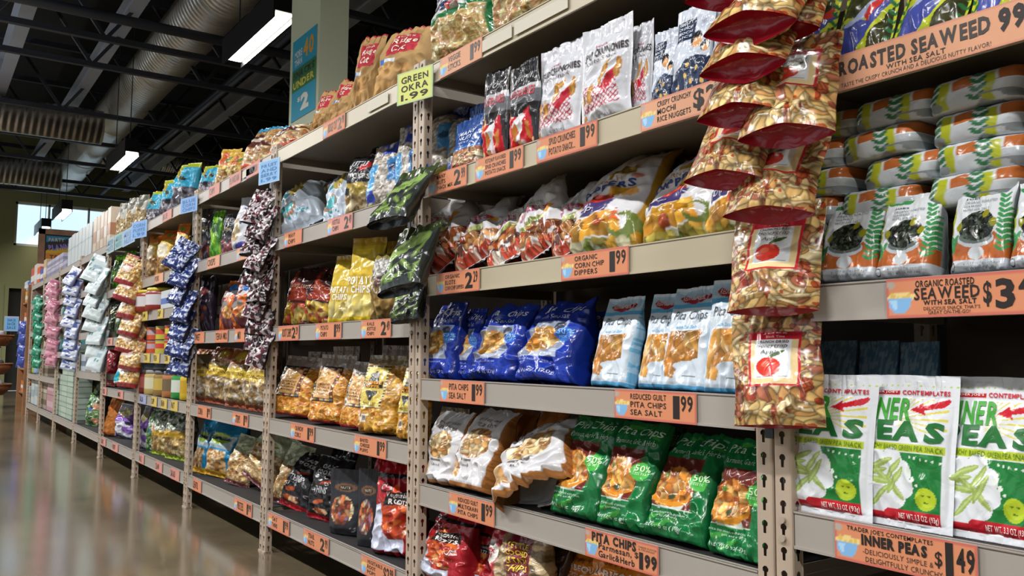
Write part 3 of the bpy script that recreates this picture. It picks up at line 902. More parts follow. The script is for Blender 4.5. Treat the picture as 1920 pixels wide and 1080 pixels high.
@kind('blue_nuts', .13, .2, .05, 'pouch', q=.9, g=2, mat='film', crumple=.8, seal=(0, .93))
def _(p):
    p.fill('#27509a'); p.food(p.mb(.05, .42), ['#d9b98a', '#b98a5c', '#e6d0b0', '#a06a48', '#c9785c'], .02, 1.6, .55)
    p.fill('#3f78c0', p.mb(.42, .46)); p.text('MANY', .2, .7, .8, .79, '#dfe6f0', jit=.05, bold=.02); p.text('NUTS', .26, .6, .72, .68, '#dfe6f0', jit=.05, bold=.02); p.text('SNACK MIX', .28, .53, .7, .57, '#dfe6f0'); p.band(0, .05, '#27509a')


@kind('rice_cake', .11, .24, .1, 'twist', q=1, g=1, mat='clear', crumple=1.0)
def _(p):
    p.food(np.ones(len(p.u), bool), ['#cfc6b8', '#b9ac9a', '#ded7ca', '#a79a88'], .012, 1.2, .35); p.fill('#7d7266', (p.v * 9 % 1 < .14) & (p.v < .7))
    p.poly([(.0, .28), (.0, .6), (.42, .6), (.42, .28)], '#4a93c9'); p.poly([(.7, .28), (.7, .6), (1, .6), (1, .28)], '#4a93c9'); p.ell(.84, .45, .1, .06, '#1c4a6e')
    p.fill('#2138a0', p.mb(.72, 1)); p.fill('#7f8fc8', p.mb(.72, 1) & (vnoise(p.u * 9, p.v * 7, 2) > .62)); p.poly([(.05, .06), (.05, .16), (.5, .18), (.5, .06)], '#2b4fb0'); p.band(0, .05, '#b9b84a')


@kind('veggie_sticks', .2, .27, .08, 'pillow', q=.8, g=2, mat='clear', crumple=1.3)
def _(p):
    p.food(np.ones(len(p.u), bool), ['#e3cf8c', '#d6b872', '#eadfae', '#c9a05c', '#dba070'], .017, 5, .45, .2)
    p.band(.48, 1, '#d9dcda'); p.fill('#22305a', p.mr(.06, .62, .3, .95)); p.text('VEGGIE', .08, .8, .28, .86, '#e8ecf4', rot=.3, bold=.03); p.text('STICKS', .08, .7, .28, .77, '#e8ecf4', rot=.3, bold=.03)
    p.food(p.mr(.3, .5, .9, .8), ['#c92f38', '#dfe3e0', '#d9525a', '#4c9a4a'], .02, 2, .3); p.fill('#1c7a46', p.mb(.46, .52)); p.fill('#1c7a46', p.mb(.03, .09)); p.side('#1c7a46', .35); p.band(.96, 1, '#1c7a46')


@kind('ridge_cut', .15, .25, .09, 'gusset', q=.65, g=2, mat='paper', crumple=1.6, bend=[(.84, 1, .7)])
def _(p):
    p.fill('#b2905f'); p.mottle(.1, 18)
    p.poly([(.2, .56), (.16, .86), (.8, .86), (.84, .58)], '#b3313f'); p.text('JOES', .3, .81, .7, .84, '#e8d4c0', bold=.02)
    p.text('Ridge', .24, .71, .78, .8, '#efe0cf', shear=.15, bold=.02, sub=1); p.text('Cut', .28, .61, .62, .7, '#efe0cf', shear=.15, bold=.02, sub=1)
    p.rect(.16, .47, .46, .52, '#d6dfe8'); p.rect(.1, .44, .2, .52, '#3f74c0')
    p.food(p.mr(.1, .05, .8, .43), ['#c39b66', '#b58d58', '#cfa874', '#a87f4c'], .05, 1.4, .25, .12); p.fill('#a52a38', p.mb(.97, 1))


@kind('kettle_corn', .17, .25, .09, 'slump', q=.9, g=1, mat='clear', crumple=1.5, bend=[(.8, 1, .6)])
def _(p):
    p.food(np.ones(len(p.u), bool), ['#e0b878', '#d29a5a', '#ead4a4', '#b87a44'], .022, 1.3, .5)
    p.fill('#5a2a1c', p.mb(.5, .9) & (vnoise(p.u * 3, p.v * 5, 1) > .35)); p.poly([(.1, .6), (.1, .7), (.6, .75), (.6, .66)], '#d8c8b8'); p.band(.88, 1, '#35a4d4'); p.band(0, .2, '#d8592c'); p.mottle(.25, 35, p.mb(0, .2))


@kind('plantain', .15, .24, .07, 'pillow', q=.85, g=1, mat='clear', crumple=1.6)
def _(p):
    p.food(np.ones(len(p.u), bool), ['#e2bf62', '#d2a548', '#eed58c', '#c08a3a'], .03, 1.3, .45)
    p.band(.55, 1, '#e0b43a'); p.poly([(.1, .6), (.2, .95), (.5, .85), (.7, .58)], '#d9632a'); p.ell(.6, .72, .2, .05, '#5f8f3a', .6); p.band(0, .08, '#7a2a30')


@kind('blue_tortilla', .16, .25, .08, 'pillow', q=.85, g=1, mat='film', crumple=1.7)
def _(p):
    p.fill('#3fb0d6'); p.food(p.mb(.05, .5), ['#6d6a74', '#5a5864', '#8a8692', '#4a4856', '#c8c6d0'], .025, 1.4, .5)
    p.fill('#b9a52e', (p.v > .55) & (vnoise(p.u * 4 + p.v * 3, p.v * 4, 2) > .58)); p.ell(.55, .66, .16, .05, '#35402a'); p.fill('#b8c22e', p.mb(.9, 1)); p.band(0, .06, '#2f78c0')


@kind('pineapple_white', .15, .25, .08, 'slump', q=.85, g=2, mat='film', crumple=1.9, bend=[(.55, 1, .9)])
def _(p):
    p.fill('#ccd8e6'); p.food(p.me(.55, .62, .22, .16), ['#b9a552', '#a8933e', '#cfc07c'], .05, 1.3, .3)
    p.ell(.22, .55, .14, .05, '#3a93a0'); p.ell(.32, .26, .26, .13, '#b08a74'); p.ell(.34, .27, .2, .09, '#5cb4bc'); p.dots(p.mr(.1, .08, .8, .2), '#3f9aa6', 12, .004); p.band(.8, 1, '#9aa3ae')


@kind('black_chips', .15, .26, .08, 'pillow', q=.8, g=1, mat='film', crumple=1.5, bend=[(.7, 1, .5)])
def _(p):
    p.fill('#24242a'); p.text('CHIPS', .4, .57, .95, .66, '#d8d8da', bold=.04, jit=.05); p.ell(.72, .76, .22, .05, '#c42c30', .2); p.text('KETTLE', .2, .76, .8, .84, '#d0d0d4', bold=.03, shear=.2)
    p.food(p.mb(.32, .52) & (vnoise(p.u * 3, p.v * 4, 3) > .25), ['#b7a04a', '#cbb868', '#8f7a34'], .05, 1.5, .3); p.food(p.mb(.07, .34), ['#b39a68', '#c8b284', '#8f7850', '#d8c8a0'], .05, 1.4, .35)


@kind('blue_popcorn', .15, .26, .09, 'slump', q=.9, g=1, mat='clear', crumple=1.4)
def _(p):
    p.food(np.ones(len(p.u), bool), ['#d8d2c8', '#c3b8a8', '#e8e4dc', '#a89c8c'], .012, 1.1, .35)
    p.poly([(.05, .2), (.05, .62), (.38, .62), (.38, .2)], '#4aa0d8'); p.poly([(.68, .3), (.68, .68), (1, .68), (1, .3)], '#3f88c8'); p.ell(.82, .5, .1, .06, '#1f3f6e')
    p.fill('#2a49b8', p.mb(.75, 1) & (vnoise(p.u * 6, p.v * 6, 2) > .42)); p.poly([(.0, .08), (.0, .2), (.4, .2), (.4, .08)], '#2748b8'); p.band(0, .07, '#b4b848')


@kind('red_dark', .15, .25, .07, 'pillow', q=.85, g=1, mat='film', crumple=1.7, bend=[(.7, 1, .5)])
def _(p):
    p.fill('#3f1c1c'); p.fill('#94341f', (p.v > .4) & (vnoise(p.u * 3 + p.v, p.v * 4, 1) > .5)); p.fill('#5a3040', p.side and (p.c < .5))
    p.food(p.mb(.05, .36) & (vnoise(p.u * 4, p.v * 5, 6) > .3), ['#d9b23c', '#c8922c', '#e6cc74', '#a8402a'], .03, 1.4, .5); p.text('ROOT CHIPS', .2, .6, .85, .66, '#d8b8a0', shear=.2)


@kind('yellow_potato', .15, .26, .07, 'gusset', q=.6, g=1, mat='film', crumple=1.0)
def _(p):
    p.fill('#c9ad36'); p.side('#9c8a3a', .6); p.band(.9, 1, '#b8942a'); p.rect(.15, .8, .6, .86, '#e8c838')
    p.text('POTATO', .08, .43, .9, .53, '#eeeadf', bold=.04); p.text('CHIPS', .2, .33, .8, .42, '#eeeadf', bold=.04); p.rect(.1, .56, .85, .6, '#e2bf3a')
    p.food(p.mb(.07, .31), ['#d9c878', '#c8b45c', '#e6dca0'], .05, 1.4, .25); p.band(0, .06, '#e0c22a')


@kind('olive_kettle', .15, .26, .08, 'pillow', q=.85, g=1, mat='film', crumple=1.7, bend=[(.7, 1, .5)])
def _(p):
    p.fill('#8f8446'); p.food(p.mb(.6, .86), ['#b4b2ac', '#8a8884', '#d0cec8'], .012, 2, .5); p.poly([(.1, .48), (.2, .62), (.8, .6), (.7, .46)], '#6a5048'); p.food(p.mb(.05, .46), ['#a8874c', '#b99a5c', '#8f6e38'], .05, 1.4, .3); p.band(0, .05, '#4a3a30')


@kind('curls', .14, .25, .09, 'gusset', q=.6, g=2, mat='clear', crumple=1.1)
def _(p):
    p.food(np.ones(len(p.u), bool), CURL, .011, 2.4, .4); p.band(.8, 1, '#a39a94'); p.band(0, .04, '#b8232c')
    p.rect(.08, .3, .74, .82, '#1e1a20')
    cs = ['#b02a34', '#2a7d80', '#d9b24a', '#e8dcc0']
    for k in range(22):
        p.rect(.1 if k % 2 else .66, .33 + k * .021, .14 if k % 2 else .72, .355 + k * .021, cs[k % 4])
    for k in range(12): p.rect(.1 + k * .05, .32, .15 + k * .05, .35, cs[(k * 3) % 4]); p.rect(.1 + k * .05, .77, .15 + k * .05, .8, cs[(k * 3 + 1) % 4])
    p.rect(.15, .36, .64, .77, '#e2b070'); p.ell(.4, .66, .18, .07, '#b98a3a'); p.ell(.4, .66, .14, .05, '#d6a452')
    for k in range(4): p.text(['CRUNCHY', 'CURLS', 'ORIGINAL', 'CORN SNACK'][k], .2, .54 - k * .045, .6, .57 - k * .045, '#5a3a24', bold=.01)


@kind('cheese_puffs', .16, .26, .1, 'gusset', q=.62, g=2, mat='clear', crumple=1.2)
def _(p):
    p.food(np.ones(len(p.u), bool), ['#d99a2a', '#e2aa3c', '#c88820', '#eab850'], .022, 2.6, .4); p.band(.87, 1, '#8f8268')
    p.rect(.06, .32, .66, .86, '#20201e')
    for k in range(14): p.rect(.06, .33 + k * .038, .66, .349 + k * .038, '#d8d0a0')
    p.rect(.1, .35, .62, .84, '#e0c95c'); p.poly([(.36, .8), (.16, .6), (.56, .6)], '#2a2a2a'); p.ell(.36, .74, .1, .03, '#9a9a9a'); p.poly([(.36, .4), (.18, .54), (.54, .54)], '#2f2f2c')
    p.rect(.12, .57, .6, .66, '#1d1d1b'); p.text('CHEESE', .14, .62, .58, .655, '#e8a02c', bold=.05); p.text('PUFFS', .18, .575, .54, .612, '#e8a02c', bold=.05); p.text('BAKED CORN', .2, .37, .54, .395, '#4a4420'); p.text('CRUNCHY', .22, .335 + .02, .5, .368, '#4a4420')
    p.rect(.2, .14, .34, .24, '#e6e2da'); p.rect(.22, .155, .32, .225, '#8a8884')


@kind('black_cookie', .14, .26, .07, 'pillow', q=.85, g=1, mat='film', crumple=1.5)
def _(p):
    p.fill('#222226'); p.text('OAT', .3, .8, .7, .87, '#c8c8cc', bold=.05); p.text('COOKIE', .2, .71, .8, .78, '#c8c8cc', bold=.05); p.text('THINS', .26, .42, .72, .53, '#b8b8bc', shear=.2, bold=.03)
    p.ell(.4, .28, .18, .03, '#b85a34', .3); p.ell(.6, .6, .2, .02, '#a8442c', .4); p.food(p.me(.45, .14, .25, .05), ['#c86a34', '#d8b08a', '#8a3a24'], .02, 1.3, .4); p.band(0, .08, '#b81f2c')


@kind('black_pouch', .12, .2, .05, 'pouch', q=.85, g=1, mat='matte', crumple=.5, seal=(0, .88))
def _(p):
    p.fill('#25262c'); p.ell(.5, .72, .34, .06, '#6a4a34'); p.ell(.5, .715, .22, .035, '#2a2420'); p.text('NUTS', .36, .7, .64, .735, '#d8c8b0'); p.food(p.me(.46, .38, .34, .22), ['#c89a6a', '#a84a34', '#8a6a80', '#e0cfa8', '#6a3a28', '#d87a4a'], .018, 1.4, .6); p.ell(.8, .1, .07, .035, '#8a8c92'); p.ell(.8, .1, .055, .027, '#25262c')


@kind('red_pops', .16, .27, .08, 'gusset', q=.7, g=2, mat='film', crumple=1.4, bend=[(.75, 1, .4)])
def _(p):
    p.fill('#a81c26'); p.fill('#c8cde0', p.mp([(0, .06), (0, .5), (.3, .56), (.78, .44), (.8, .06)])); p.side('#8f1822', .5)
    p.food(p.mp([(.3, .3), (.2, .55), (.5, .75), (.85, .5), (.8, .2), (.5, .18)]), ['#d9692e', '#c4451f', '#e89a54', '#b02a1e'], .035, 1.3, .4)
    p.poly([(.25, .52), (.3, .64), (.85, .7), (.9, .56)], '#1f1a1c'); p.text('Vegetable', .32, .6, .82, .665, '#e0d8d4', shear=.3); p.text('ROOTS', .36, .54, .8, .595, '#e0d8d4', bold=.04); p.ell(.3, .7, .14, .05, '#3a2428'); p.ell(.3, .7, .1, .03, '#a8323a'); p.band(.8, .84, '#1f1a1c'); p.band(0, .05, '#8f1822')


@kind('beige_pretzel', .16, .26, .07, 'pillow', q=.85, g=1, mat='clear', crumple=1.6)
def _(p):
    p.food(np.ones(len(p.u), bool), ['#d9b87a', '#c89a58', '#e8d4a0', '#b0783e'], .016, 3.2, .5); p.band(.62, 1, '#b9c2a0'); p.mottle(.1, 30, p.mb(.62, 1)); p.ell(.5, .72, .2, .04, '#8f9a5c'); p.band(0, .08, '#7a3a3e')


@kind('blue_lentil', .15, .26, .08, 'pillow', q=.75, g=1, mat='film', crumple=1.5)
def _(p):
    p.fill('#1f7fae'); p.food(p.mr(.08, .1, .8, .44), TAN, .02, 1.5, .45, .2); p.poly([(.1, .47), (.1, .6), (.9, .72), (.9, .47)], '#bcd3de')
    p.ell(.46, .65, .34, .1, '#8fb030'); p.rect(.1, .63, .84, .68, '#1f3344'); p.ell(.46, .71, .22, .025, '#a6c23c'); p.rect(.06, .44, .85, .48, '#3fa0d6'); p.band(0, .1, '#d9a528'); p.mottle(.2, 40, p.mb(0, .1))


@kind('tortilla_strips', .15, .26, .08, 'pillow', q=.85, g=1, mat='clear', crumple=1.8)
def _(p):
    p.food(np.ones(len(p.u), bool), ['#c8a870', '#b08c54', '#e0cda4', '#94703e', '#dcd6cc'], .028, 2.2, .55); p.band(.72, 1, '#9c5524'); p.ell(.5, .86, .2, .09, '#b89a28'); p.mottle(.2, 20, p.mb(.72, 1)); p.rect(.05, .48, .95, .64, '#d9b832'); p.text('YELLOW CORN', .15, .53, .85, .59, '#5a4a1c', jit=.04); p.band(.62, .66, '#b5a02c'); p.band(0, .09, '#9a4a24')


@kind('plum_chips', .14, .26, .07, 'pillow', q=.85, g=1, mat='film', crumple=1.5)
def _(p):
    p.fill('#33283a'); p.ell(.5, .7, .26, .06, '#a8323c'); p.text('SWEET', .3, .68, .7, .73, '#e0c8b8'); p.food(p.me(.5, .35, .3, .14), ['#5c4a66', '#44344e', '#8a4a3c'], .03, 1.4, .4)


@kind('orange_mix', .15, .25, .08, 'pillow', q=.85, g=1, mat='film', crumple=1.7)
def _(p):
    p.fill('#6a3a40'); p.fill('#d9702a', (vnoise(p.u * 3 + p.v * 2, p.v * 3, 2) > .5)); p.ell(.55, .84, .25, .09, '#3a74c0'); p.fill('#d8d4d0', p.me(.5, .72, .35, .05, .3)); p.ell(.4, .45, .24, .13, '#8a8480'); p.food(p.me(.55, .35, .3, .12), ['#d9924a', '#e8b878', '#c86a34'], .03, 1.3, .4); p.band(0, .06, '#c85a2c')


@kind('pork_rinds', .15, .26, .08, 'pillow', q=.85, g=1, mat='film', crumple=1.4)
def _(p):
    p.fill('#e0bd52'); p.food(p.mr(.1, .1, .95, .48), TAN, .03, 1.3, .4); p.band(.76, 1, '#d9762a'); p.ell(.5, .88, .2, .04, '#5a9a3a'); p.fill('#e6dfc8', p.me(.4, .55, .3, .16)); p.side('#d9a022', .45); p.band(0, .07, '#e0b020')


@kind('white_crisps', .14, .25, .08, 'slump', q=.85, g=1, mat='film', crumple=1.1)
def _(p):
    p.fill('#cfd2da'); p.dots(p.mb(.45, .95), '#3f4f9a', 14, .008); p.food(p.me(.25, .4, .22, .22), ['#d9bf94', '#c8a878', '#e8d8b8'], .03, 1.3, .3); p.ell(.5, .12, .3, .05, '#4f4fae', .3); p.side('#b9bcc6', .5)


@kind('charcoal_pink', .14, .26, .07, 'pillow', q=.8, g=1, mat='film', crumple=1.3)
def _(p):
    p.fill('#4a4a52'); p.food(p.mb(.14, .42), ['#b0646a', '#8a4a52', '#55525a'], .035, 1.3, .4); p.fill('#2a2a30', p.mb(.5, .75)); p.text('CRISPS', .2, .6, .8, .67, '#b8a878', bold=.02)


@kind('green_bag', .14, .26, .07, 'pillow', q=.8, g=1, mat='film', crumple=1.3)
def _(p):
    p.fill('#5fa22c'); p.fill('#3f7a24', vnoise(p.u * 5, p.v * 8, 1) > .6); p.fill('#9fcf3c', vnoise(p.u * 8, p.v * 10, 4) > .72); p.rect(.2, .55, .8, .75, '#2f5f2a'); p.band(0, .06, '#b8d838')


@kind('okra_bag', .15, .2, .05, 'pouch', q=.85, g=2, mat='film', crumple=1.1, seal=(0, .9), bottom='#17181a')
def _(p):
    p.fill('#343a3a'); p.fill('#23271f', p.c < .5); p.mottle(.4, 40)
    for a, b, r in ((.3, .2, .9), (.6, .3, -.7), (.75, .55, 1.2), (.45, .12, .2), (.85, .2, 1.4), (.2, .4, -1.1)): p.ell(a, b, .24, .04, '#5f7a3c', r); p.ell(a, b, .2, .014, '#86a05a', r)
    p.ell(.42, .68, .46, .15, '#7d9c50', .35); p.fill('#93b062', p.me(.42, .68, .42, .12, .35)); p.text('OKRA CHIPS', .2, .66, .62, .74, '#46602e', shear=.2, rot=.25); p.rect(.08, .28, .2, .44, '#c8cccc'); p.band(.86, 1, '#3c4a26')


@kind('berry_bag', .12, .16, .045, 'pouch', q=.85, g=2, mat='film', crumple=1.3, seal=(0, .92), bottom='#1a1214')
def _(p):
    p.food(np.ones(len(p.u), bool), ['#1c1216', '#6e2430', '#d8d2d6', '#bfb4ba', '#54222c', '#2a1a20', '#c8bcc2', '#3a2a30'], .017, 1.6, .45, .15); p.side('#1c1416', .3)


@kind('navy_floral', .13, .17, .05, 'pouch', q=.85, g=1, mat='film', crumple=1.2, seal=(0, .92), bottom='#1a2350')
def _(p):
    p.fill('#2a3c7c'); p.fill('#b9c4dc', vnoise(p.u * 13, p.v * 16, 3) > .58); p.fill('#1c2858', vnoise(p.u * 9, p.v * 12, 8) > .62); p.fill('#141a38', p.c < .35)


@kind('maize_bag', .13, .17, .07, 'pouch', q=.9, g=1, mat='clear', crumple=1.2, seal=(0, .92), bottom='#9a1c28')
def _(p):
    p.food(np.ones(len(p.u), bool), ['#e0bc6a', '#d09a44', '#ecd49a', '#b87a3a'], .014, 1.2, .45); p.fill('#e0ccc0', p.mr(.1, .4, .6, .8) & (vnoise(p.u * 5, p.v * 7, 2) > .45)); p.rect(.2, .6, .6, .66, '#b0303a'); p.fill('#9a2430', p.mb(0, .14)); p.band(.93, 1, '#9a2430')


@kind('teal_box_bag', .13, .2, .05, 'pouch', q=.6, g=0, mat='film', crumple=.7, seal=(0, .94), bottom='#14604e')
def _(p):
    p.fill('#cfdcdf'); p.fill('#7d8088', p.c < .6); p.dots(p.mb(.3, .9), '#3f7a74', 10, .008); p.rect(.3, .45, .8, .6, '#9ab4c0')


@kind('blue_stripe_bag', .12, .15, .04, 'pouch', q=.7, g=0, mat='film', crumple=1.2, seal=(0, .94))
def _(p):
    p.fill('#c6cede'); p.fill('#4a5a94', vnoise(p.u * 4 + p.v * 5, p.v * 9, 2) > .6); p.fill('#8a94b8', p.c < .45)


@kind('pink_bag', .1, .09, .04, 'pillow', q=.8, g=0, mat='film', crumple=1)
def _(p):
    p.fill('#c890a0'); p.fill('#a86478', vnoise(p.u * 4, p.v * 5, 2) > .6)


@kind('green_bauble_bag', .09, .09, .05, 'pillow', q=.9, g=0, mat='film', crumple=1)
def _(p):
    p.fill('#2c8a6c'); p.fill('#8fc4b0', vnoise(p.u * 4, p.v * 5, 2) > .68)


@kind('cobalt_bag', .1, .16, .05, 'pillow', q=.9, g=0, mat='film', crumple=1)
def _(p):
    p.fill('#3a4c9c'); p.fill('#b8bfd8', vnoise(p.u * 4, p.v * 3, 5) > .66)


@kind('kettle_potato', .19, .27, .07, 'pillow', q=.8, g=2, mat='clear', crumple=1.1)
def _(p):
    p.food(np.ones(len(p.u), bool), ['#b9a078', '#a88c60', '#cdb890', '#8f744a'], .03, 1.3, .35)
    p.poly([(0, 0), (0, 1), (.3, 1), (.34, 0)], '#b81f30'); p.ell(.14, .6, .17, .13, '#d8d4cc'); p.ell(.14, .6, .14, .105, '#c9c6c0'); p.text('SNACK', .05, .61, .24, .65, '#a82a34', bold=.05); p.text('DELI', .07, .56, .22, .6, '#a82a34', bold=.05)
    p.rect(.5, .3, .85, .88, '#7a1c2c'); p.text('KETTLE', .54, .74, .82, .8, '#e0c83c', bold=.02); p.text('COOKED', .54, .66, .82, .72, '#e0c83c', bold=.02); p.text('POTATO', .54, .58, .82, .64, '#e0c83c', bold=.02); p.text('CHIPS', .56, .5, .8, .56, '#e0c83c', bold=.02)


@kind('bbq_orange', .17, .26, .08, 'pillow', q=.8, g=2, mat='film', crumple=1.2)
def _(p):
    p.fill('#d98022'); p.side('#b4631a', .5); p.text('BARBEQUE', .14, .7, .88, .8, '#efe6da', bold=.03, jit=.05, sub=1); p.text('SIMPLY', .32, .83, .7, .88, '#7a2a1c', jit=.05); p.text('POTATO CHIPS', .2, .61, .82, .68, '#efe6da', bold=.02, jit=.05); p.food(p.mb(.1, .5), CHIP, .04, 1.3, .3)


@kind('brown_small', .13, .22, .07, 'pillow', q=.8, g=1, mat='film', crumple=1.5)
def _(p):
    p.fill('#4a342a'); p.rect(.2, .5, .8, .7, '#6a5040'); p.text('RICE', .3, .55, .7, .64, '#b8a890')


@kind('salad_bag', .17, .25, .09, 'pillow', q=.85, g=1, mat='clear', crumple=1.9)
def _(p):
    p.food(np.ones(len(p.u), bool), ['#c8a860', '#b08c48', '#dccb94', '#8a6a34'], .025, 2, .5); p.food(p.mb(.55, 1), ['#3f5a34', '#d8dcd8', '#28401f', '#6a7d4a', '#c9cfc8'], .018, 1.6, .5); p.band(.42, .52, '#c8a02c'); p.band(0, .08, '#a8c02c')


@kind('leaf_bag', .17, .25, .09, 'pillow', q=.85, g=1, mat='clear', crumple=1.9)
def _(p):
    p.food(np.ones(len(p.u), bool), ['#4f8a3a', '#35682c', '#7fb050', '#b8c8b0', '#2c5a48'], .022, 1.5, .5); p.ell(.6, .5, .12, .06, '#2a64a0'); p.ell(.9, .6, .2, .1, '#d9a080'); p.ell(.9, .15, .2, .1, '#d9a080')


@kind('purple_bag', .16, .26, .08, 'pillow', q=.85, g=1, mat='film', crumple=1.4)
def _(p):
    p.fill('#c9cbd8'); p.fill('#7a54a8', vnoise(p.u * 3 + p.v * 2, p.v * 6, 2) > .56); p.fill('#c8c08a', p.me(.55, .75, .3, .14)); p.fill('#2a2238', (vnoise(p.u * 4, p.v * 9, 5) > .66) & (p.v < .5)); p.band(0, .05, '#2a2238')


@kind('kraft_bag', .16, .28, .1, 'gusset', q=.6, g=1, mat='paper', crumple=1.5, bend=[(.8, 1, .5)])
def _(p):
    p.fill('#a8682e'); p.mottle(.15, 15); p.ell(.4, .75, .3, .06, '#d9702a'); p.band(0, .08, '#8a4a20')


@kind('red_long', .14, .26, .09, 'pillow', q=.9, g=1, mat='film', crumple=1.3)
def _(p):
    p.fill('#9a1c28'); p.poly([(.0, .3), (.0, .75), (.35, .7), (.3, .25)], '#d98a2c'); p.fill('#b83038', vnoise(p.u * 4, p.v * 5, 2) > .62); p.ell(.5, .8, .1, .03, '#e0d8d0')


@kind('turquoise_bag', .16, .22, .09, 'slump', q=.9, g=1, mat='film', crumple=1.3)
def _(p):
    p.fill('#c9d4d8'); p.poly([(.1, .2), (.1, .55), (.45, .58), (.45, .2)], '#2fb4c8'); p.poly([(.55, .2), (.55, .55), (.95, .58), (.95, .2)], '#2fb4c8'); p.food(p.mb(0, .18), ['#c8402c', '#d9662c', '#e8d0c0'], .02, 1.3, .4)


@kind('evergreen_nuts', .15, .24, .08, 'pillow', q=.85, g=1, mat='film', crumple=1.6)
def _(p):
    p.fill('#2f402c'); p.fill('#5c704c', vnoise(p.u * 6, p.v * 7, 2) > .55); p.ell(.4, .78, .16, .07, '#d0b83c'); p.ell(.45, .5, .25, .06, '#c9cfc8')


@kind('clear_nuts', .14, .24, .07, 'pillow', q=.85, g=1, mat='clear', crumple=1.7)
def _(p):
    p.food(np.ones(len(p.u), bool), ['#c9ab6a', '#b09050', '#e0cc98', '#8a6a38'], .012, 1.3, .45); p.band(.7, 1, '#6a6a5c'); p.fill('#d0cec4', (p.v > .6) & (vnoise(p.u * 5, p.v * 7, 2) > .55))


@kind('gray_film_pack', .17, .1, .13, 'pillow', q=.7, g=1, mat='clear', crumple=2.0)
def _(p):
    p.fill('#7d8286'); p.mottle(.3, 25); p.fill('#b4b8bb', vnoise(p.u * 7, p.v * 5, 3) > .62); p.rect(.2, .4, .32, .65, '#a8a82c'); p.rect(.5, .3, .6, .7, '#2f5a34')


@kind('seaweed_multi', .128, .155, .085, 'gusset', q=.42, g=3, mat='film', crumple=.75, seal=(0, .93))
def _(p):
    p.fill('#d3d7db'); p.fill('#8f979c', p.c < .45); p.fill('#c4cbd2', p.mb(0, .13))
    p.fill('#b5622e', p.mp([(0, .13), (0, .28), (.2, .4), (.5, .28), (.8, .42), (1, .3), (1, .13)])); p.mottle(.18, 60, p.mp([(0, .13), (0, .4), (1, .4), (1, .13)]))
    p.ell(.5, .2, .14, .07, '#c9ced2'); p.rect(.45, .2, .55, .32, '#c2c8cc'); p.ell(.5, .35, .3, .09, '#b7bec4'); p.ell(.5, .37, .27, .07, '#5f6a66')
    p.food(p.me(.5, .5, .31, .17), ['#232a22', '#141a16', '#384236', '#4c584a', '#0e1210'], .008, 1.5, .3, .5)
    for a, b in ((.2, .5), (.79, .52), (.62, .63)): p.ell(a, b, .06, .05, '#8f8c1c', .5)
    p.ell(.015, .55, .075, .17, '#aab01e')
    p.text('JOES', .2, .81, .44, .835, '#3a4446', bold=.03)
    for k, t in enumerate(('ORGANIC ROASTED', 'SEAWEED', 'WITH SEA SALT')): p.text(t, .2, .765 - k * .045, (.76, .5, .66)[k], .795 - k * .045, '#69757c')
    p.sprig(.9, .22, .86, .82, 11, .0075, '#3f8f54', .05); p.sprig(.05, .22, .13, .36, 5, .008, '#4a9a60'); p.sprig(.1, .9, .4, .9, 7, .007, '#3f8f54')
    p.text('6 - 0.17 OZ (5g) packages', .3, .07, .9, .1, '#5a6268'); p.text('NET WT 1.06 OZ (30g)', .3, .03, .85, .058, '#5a6268'); p.ell(.1, .065, .06, .045, '#4a5256'); p.ell(.1, .065, .045, .032, '#c4cbd2')


@kind('seaweed_lying', .128, .046, .155, 'box', q=.3, g=2, mat='film', crumple=1.0, seal=(0, 1))
def _(p):
    p.fill('#b9bfc4'); p.mottle(.15, 30); p.rect(0, .55, 1, 1, '#ccd1d5'); p.poly([(.28, .55), (.28, .85), (.48, .98), (.52, .6)], '#b0622f'); p.poly([(.78, .6), (.8, .95), (1, .99), (1, .6)], '#b0622f'); p.rect(.15, .05, .27, .9, '#a9b02a'); p.rect(.66, .05, .76, .9, '#a9b02a'); p.sprig(.06, .2, .06, .9, 4, .008, '#35704a'); p.sprig(.58, .2, .58, .9, 4, .008, '#35704a')
    p.fill('#82898d', p.mb(0, .3) & (vnoise(p.u * 6, p.v * 3, 2) > .5))


@kind('lime_seaweed', .15, .2, .035, 'flat', g=2, mat='film', crumple=1.1, what='sachet', seal=(0, 1))
def _(p):
    p.fill('#b3bf2c'); p.fill('#c4cc3a', vnoise(p.u * 4, p.v * 6, 1) > .6); p.fill('#3c3f22', p.mp([(.08, .42), (.1, .72), (.85, .85), (.92, .6), (.5, .4)])); p.mottle(.5, 90, p.mp([(.08, .42), (.1, .72), (.85, .85), (.92, .6), (.5, .4)]))
    p.poly([(.1, .06), (.1, .36), (.55, .36), (.95, .6), (.95, .52), (.55, .18), (.3, .03)], '#46509e'); p.poly([(.12, .3), (.5, .36), (.9, .56), (.5, .5)], '#a8b4d6'); p.poly([(.5, .42), (.9, .64), (.92, .54), (.56, .34)], '#c23a34')
    p.fill('#37381f', p.mp([(.55, .02), (.62, .18), (.95, .44), (.97, .1)])); p.mottle(.5, 90, p.mp([(.55, .02), (.62, .18), (.95, .44), (.97, .1)])); p.sprig(.97, .1, .97, .9, 10, .009, '#2f6a3c'); p.sprig(.04, .1, .04, .9, 10, .009, '#2f6a3c'); p.text('Roasted Seaweed', .2, .86, .8, .92, '#a85a24', shear=.2)


# ------------------------------------------------------------------ room shell
def slab(name, x0, x1, y0, y1, z0, z1, mat): return struct(MB().box(x0, x1, y0, y1, z0, z1).build(name, mat))


slab('floor', -20, 6, -9, 9, -0.1, 0, 'concrete')
slab('ceiling', -20, 6, -9, 9, 5.4, 5.5, 'deckroof')
slab('wall_rear', -20, 6, 8.9, 9.0, 0, 5.4, 'dark_wall')
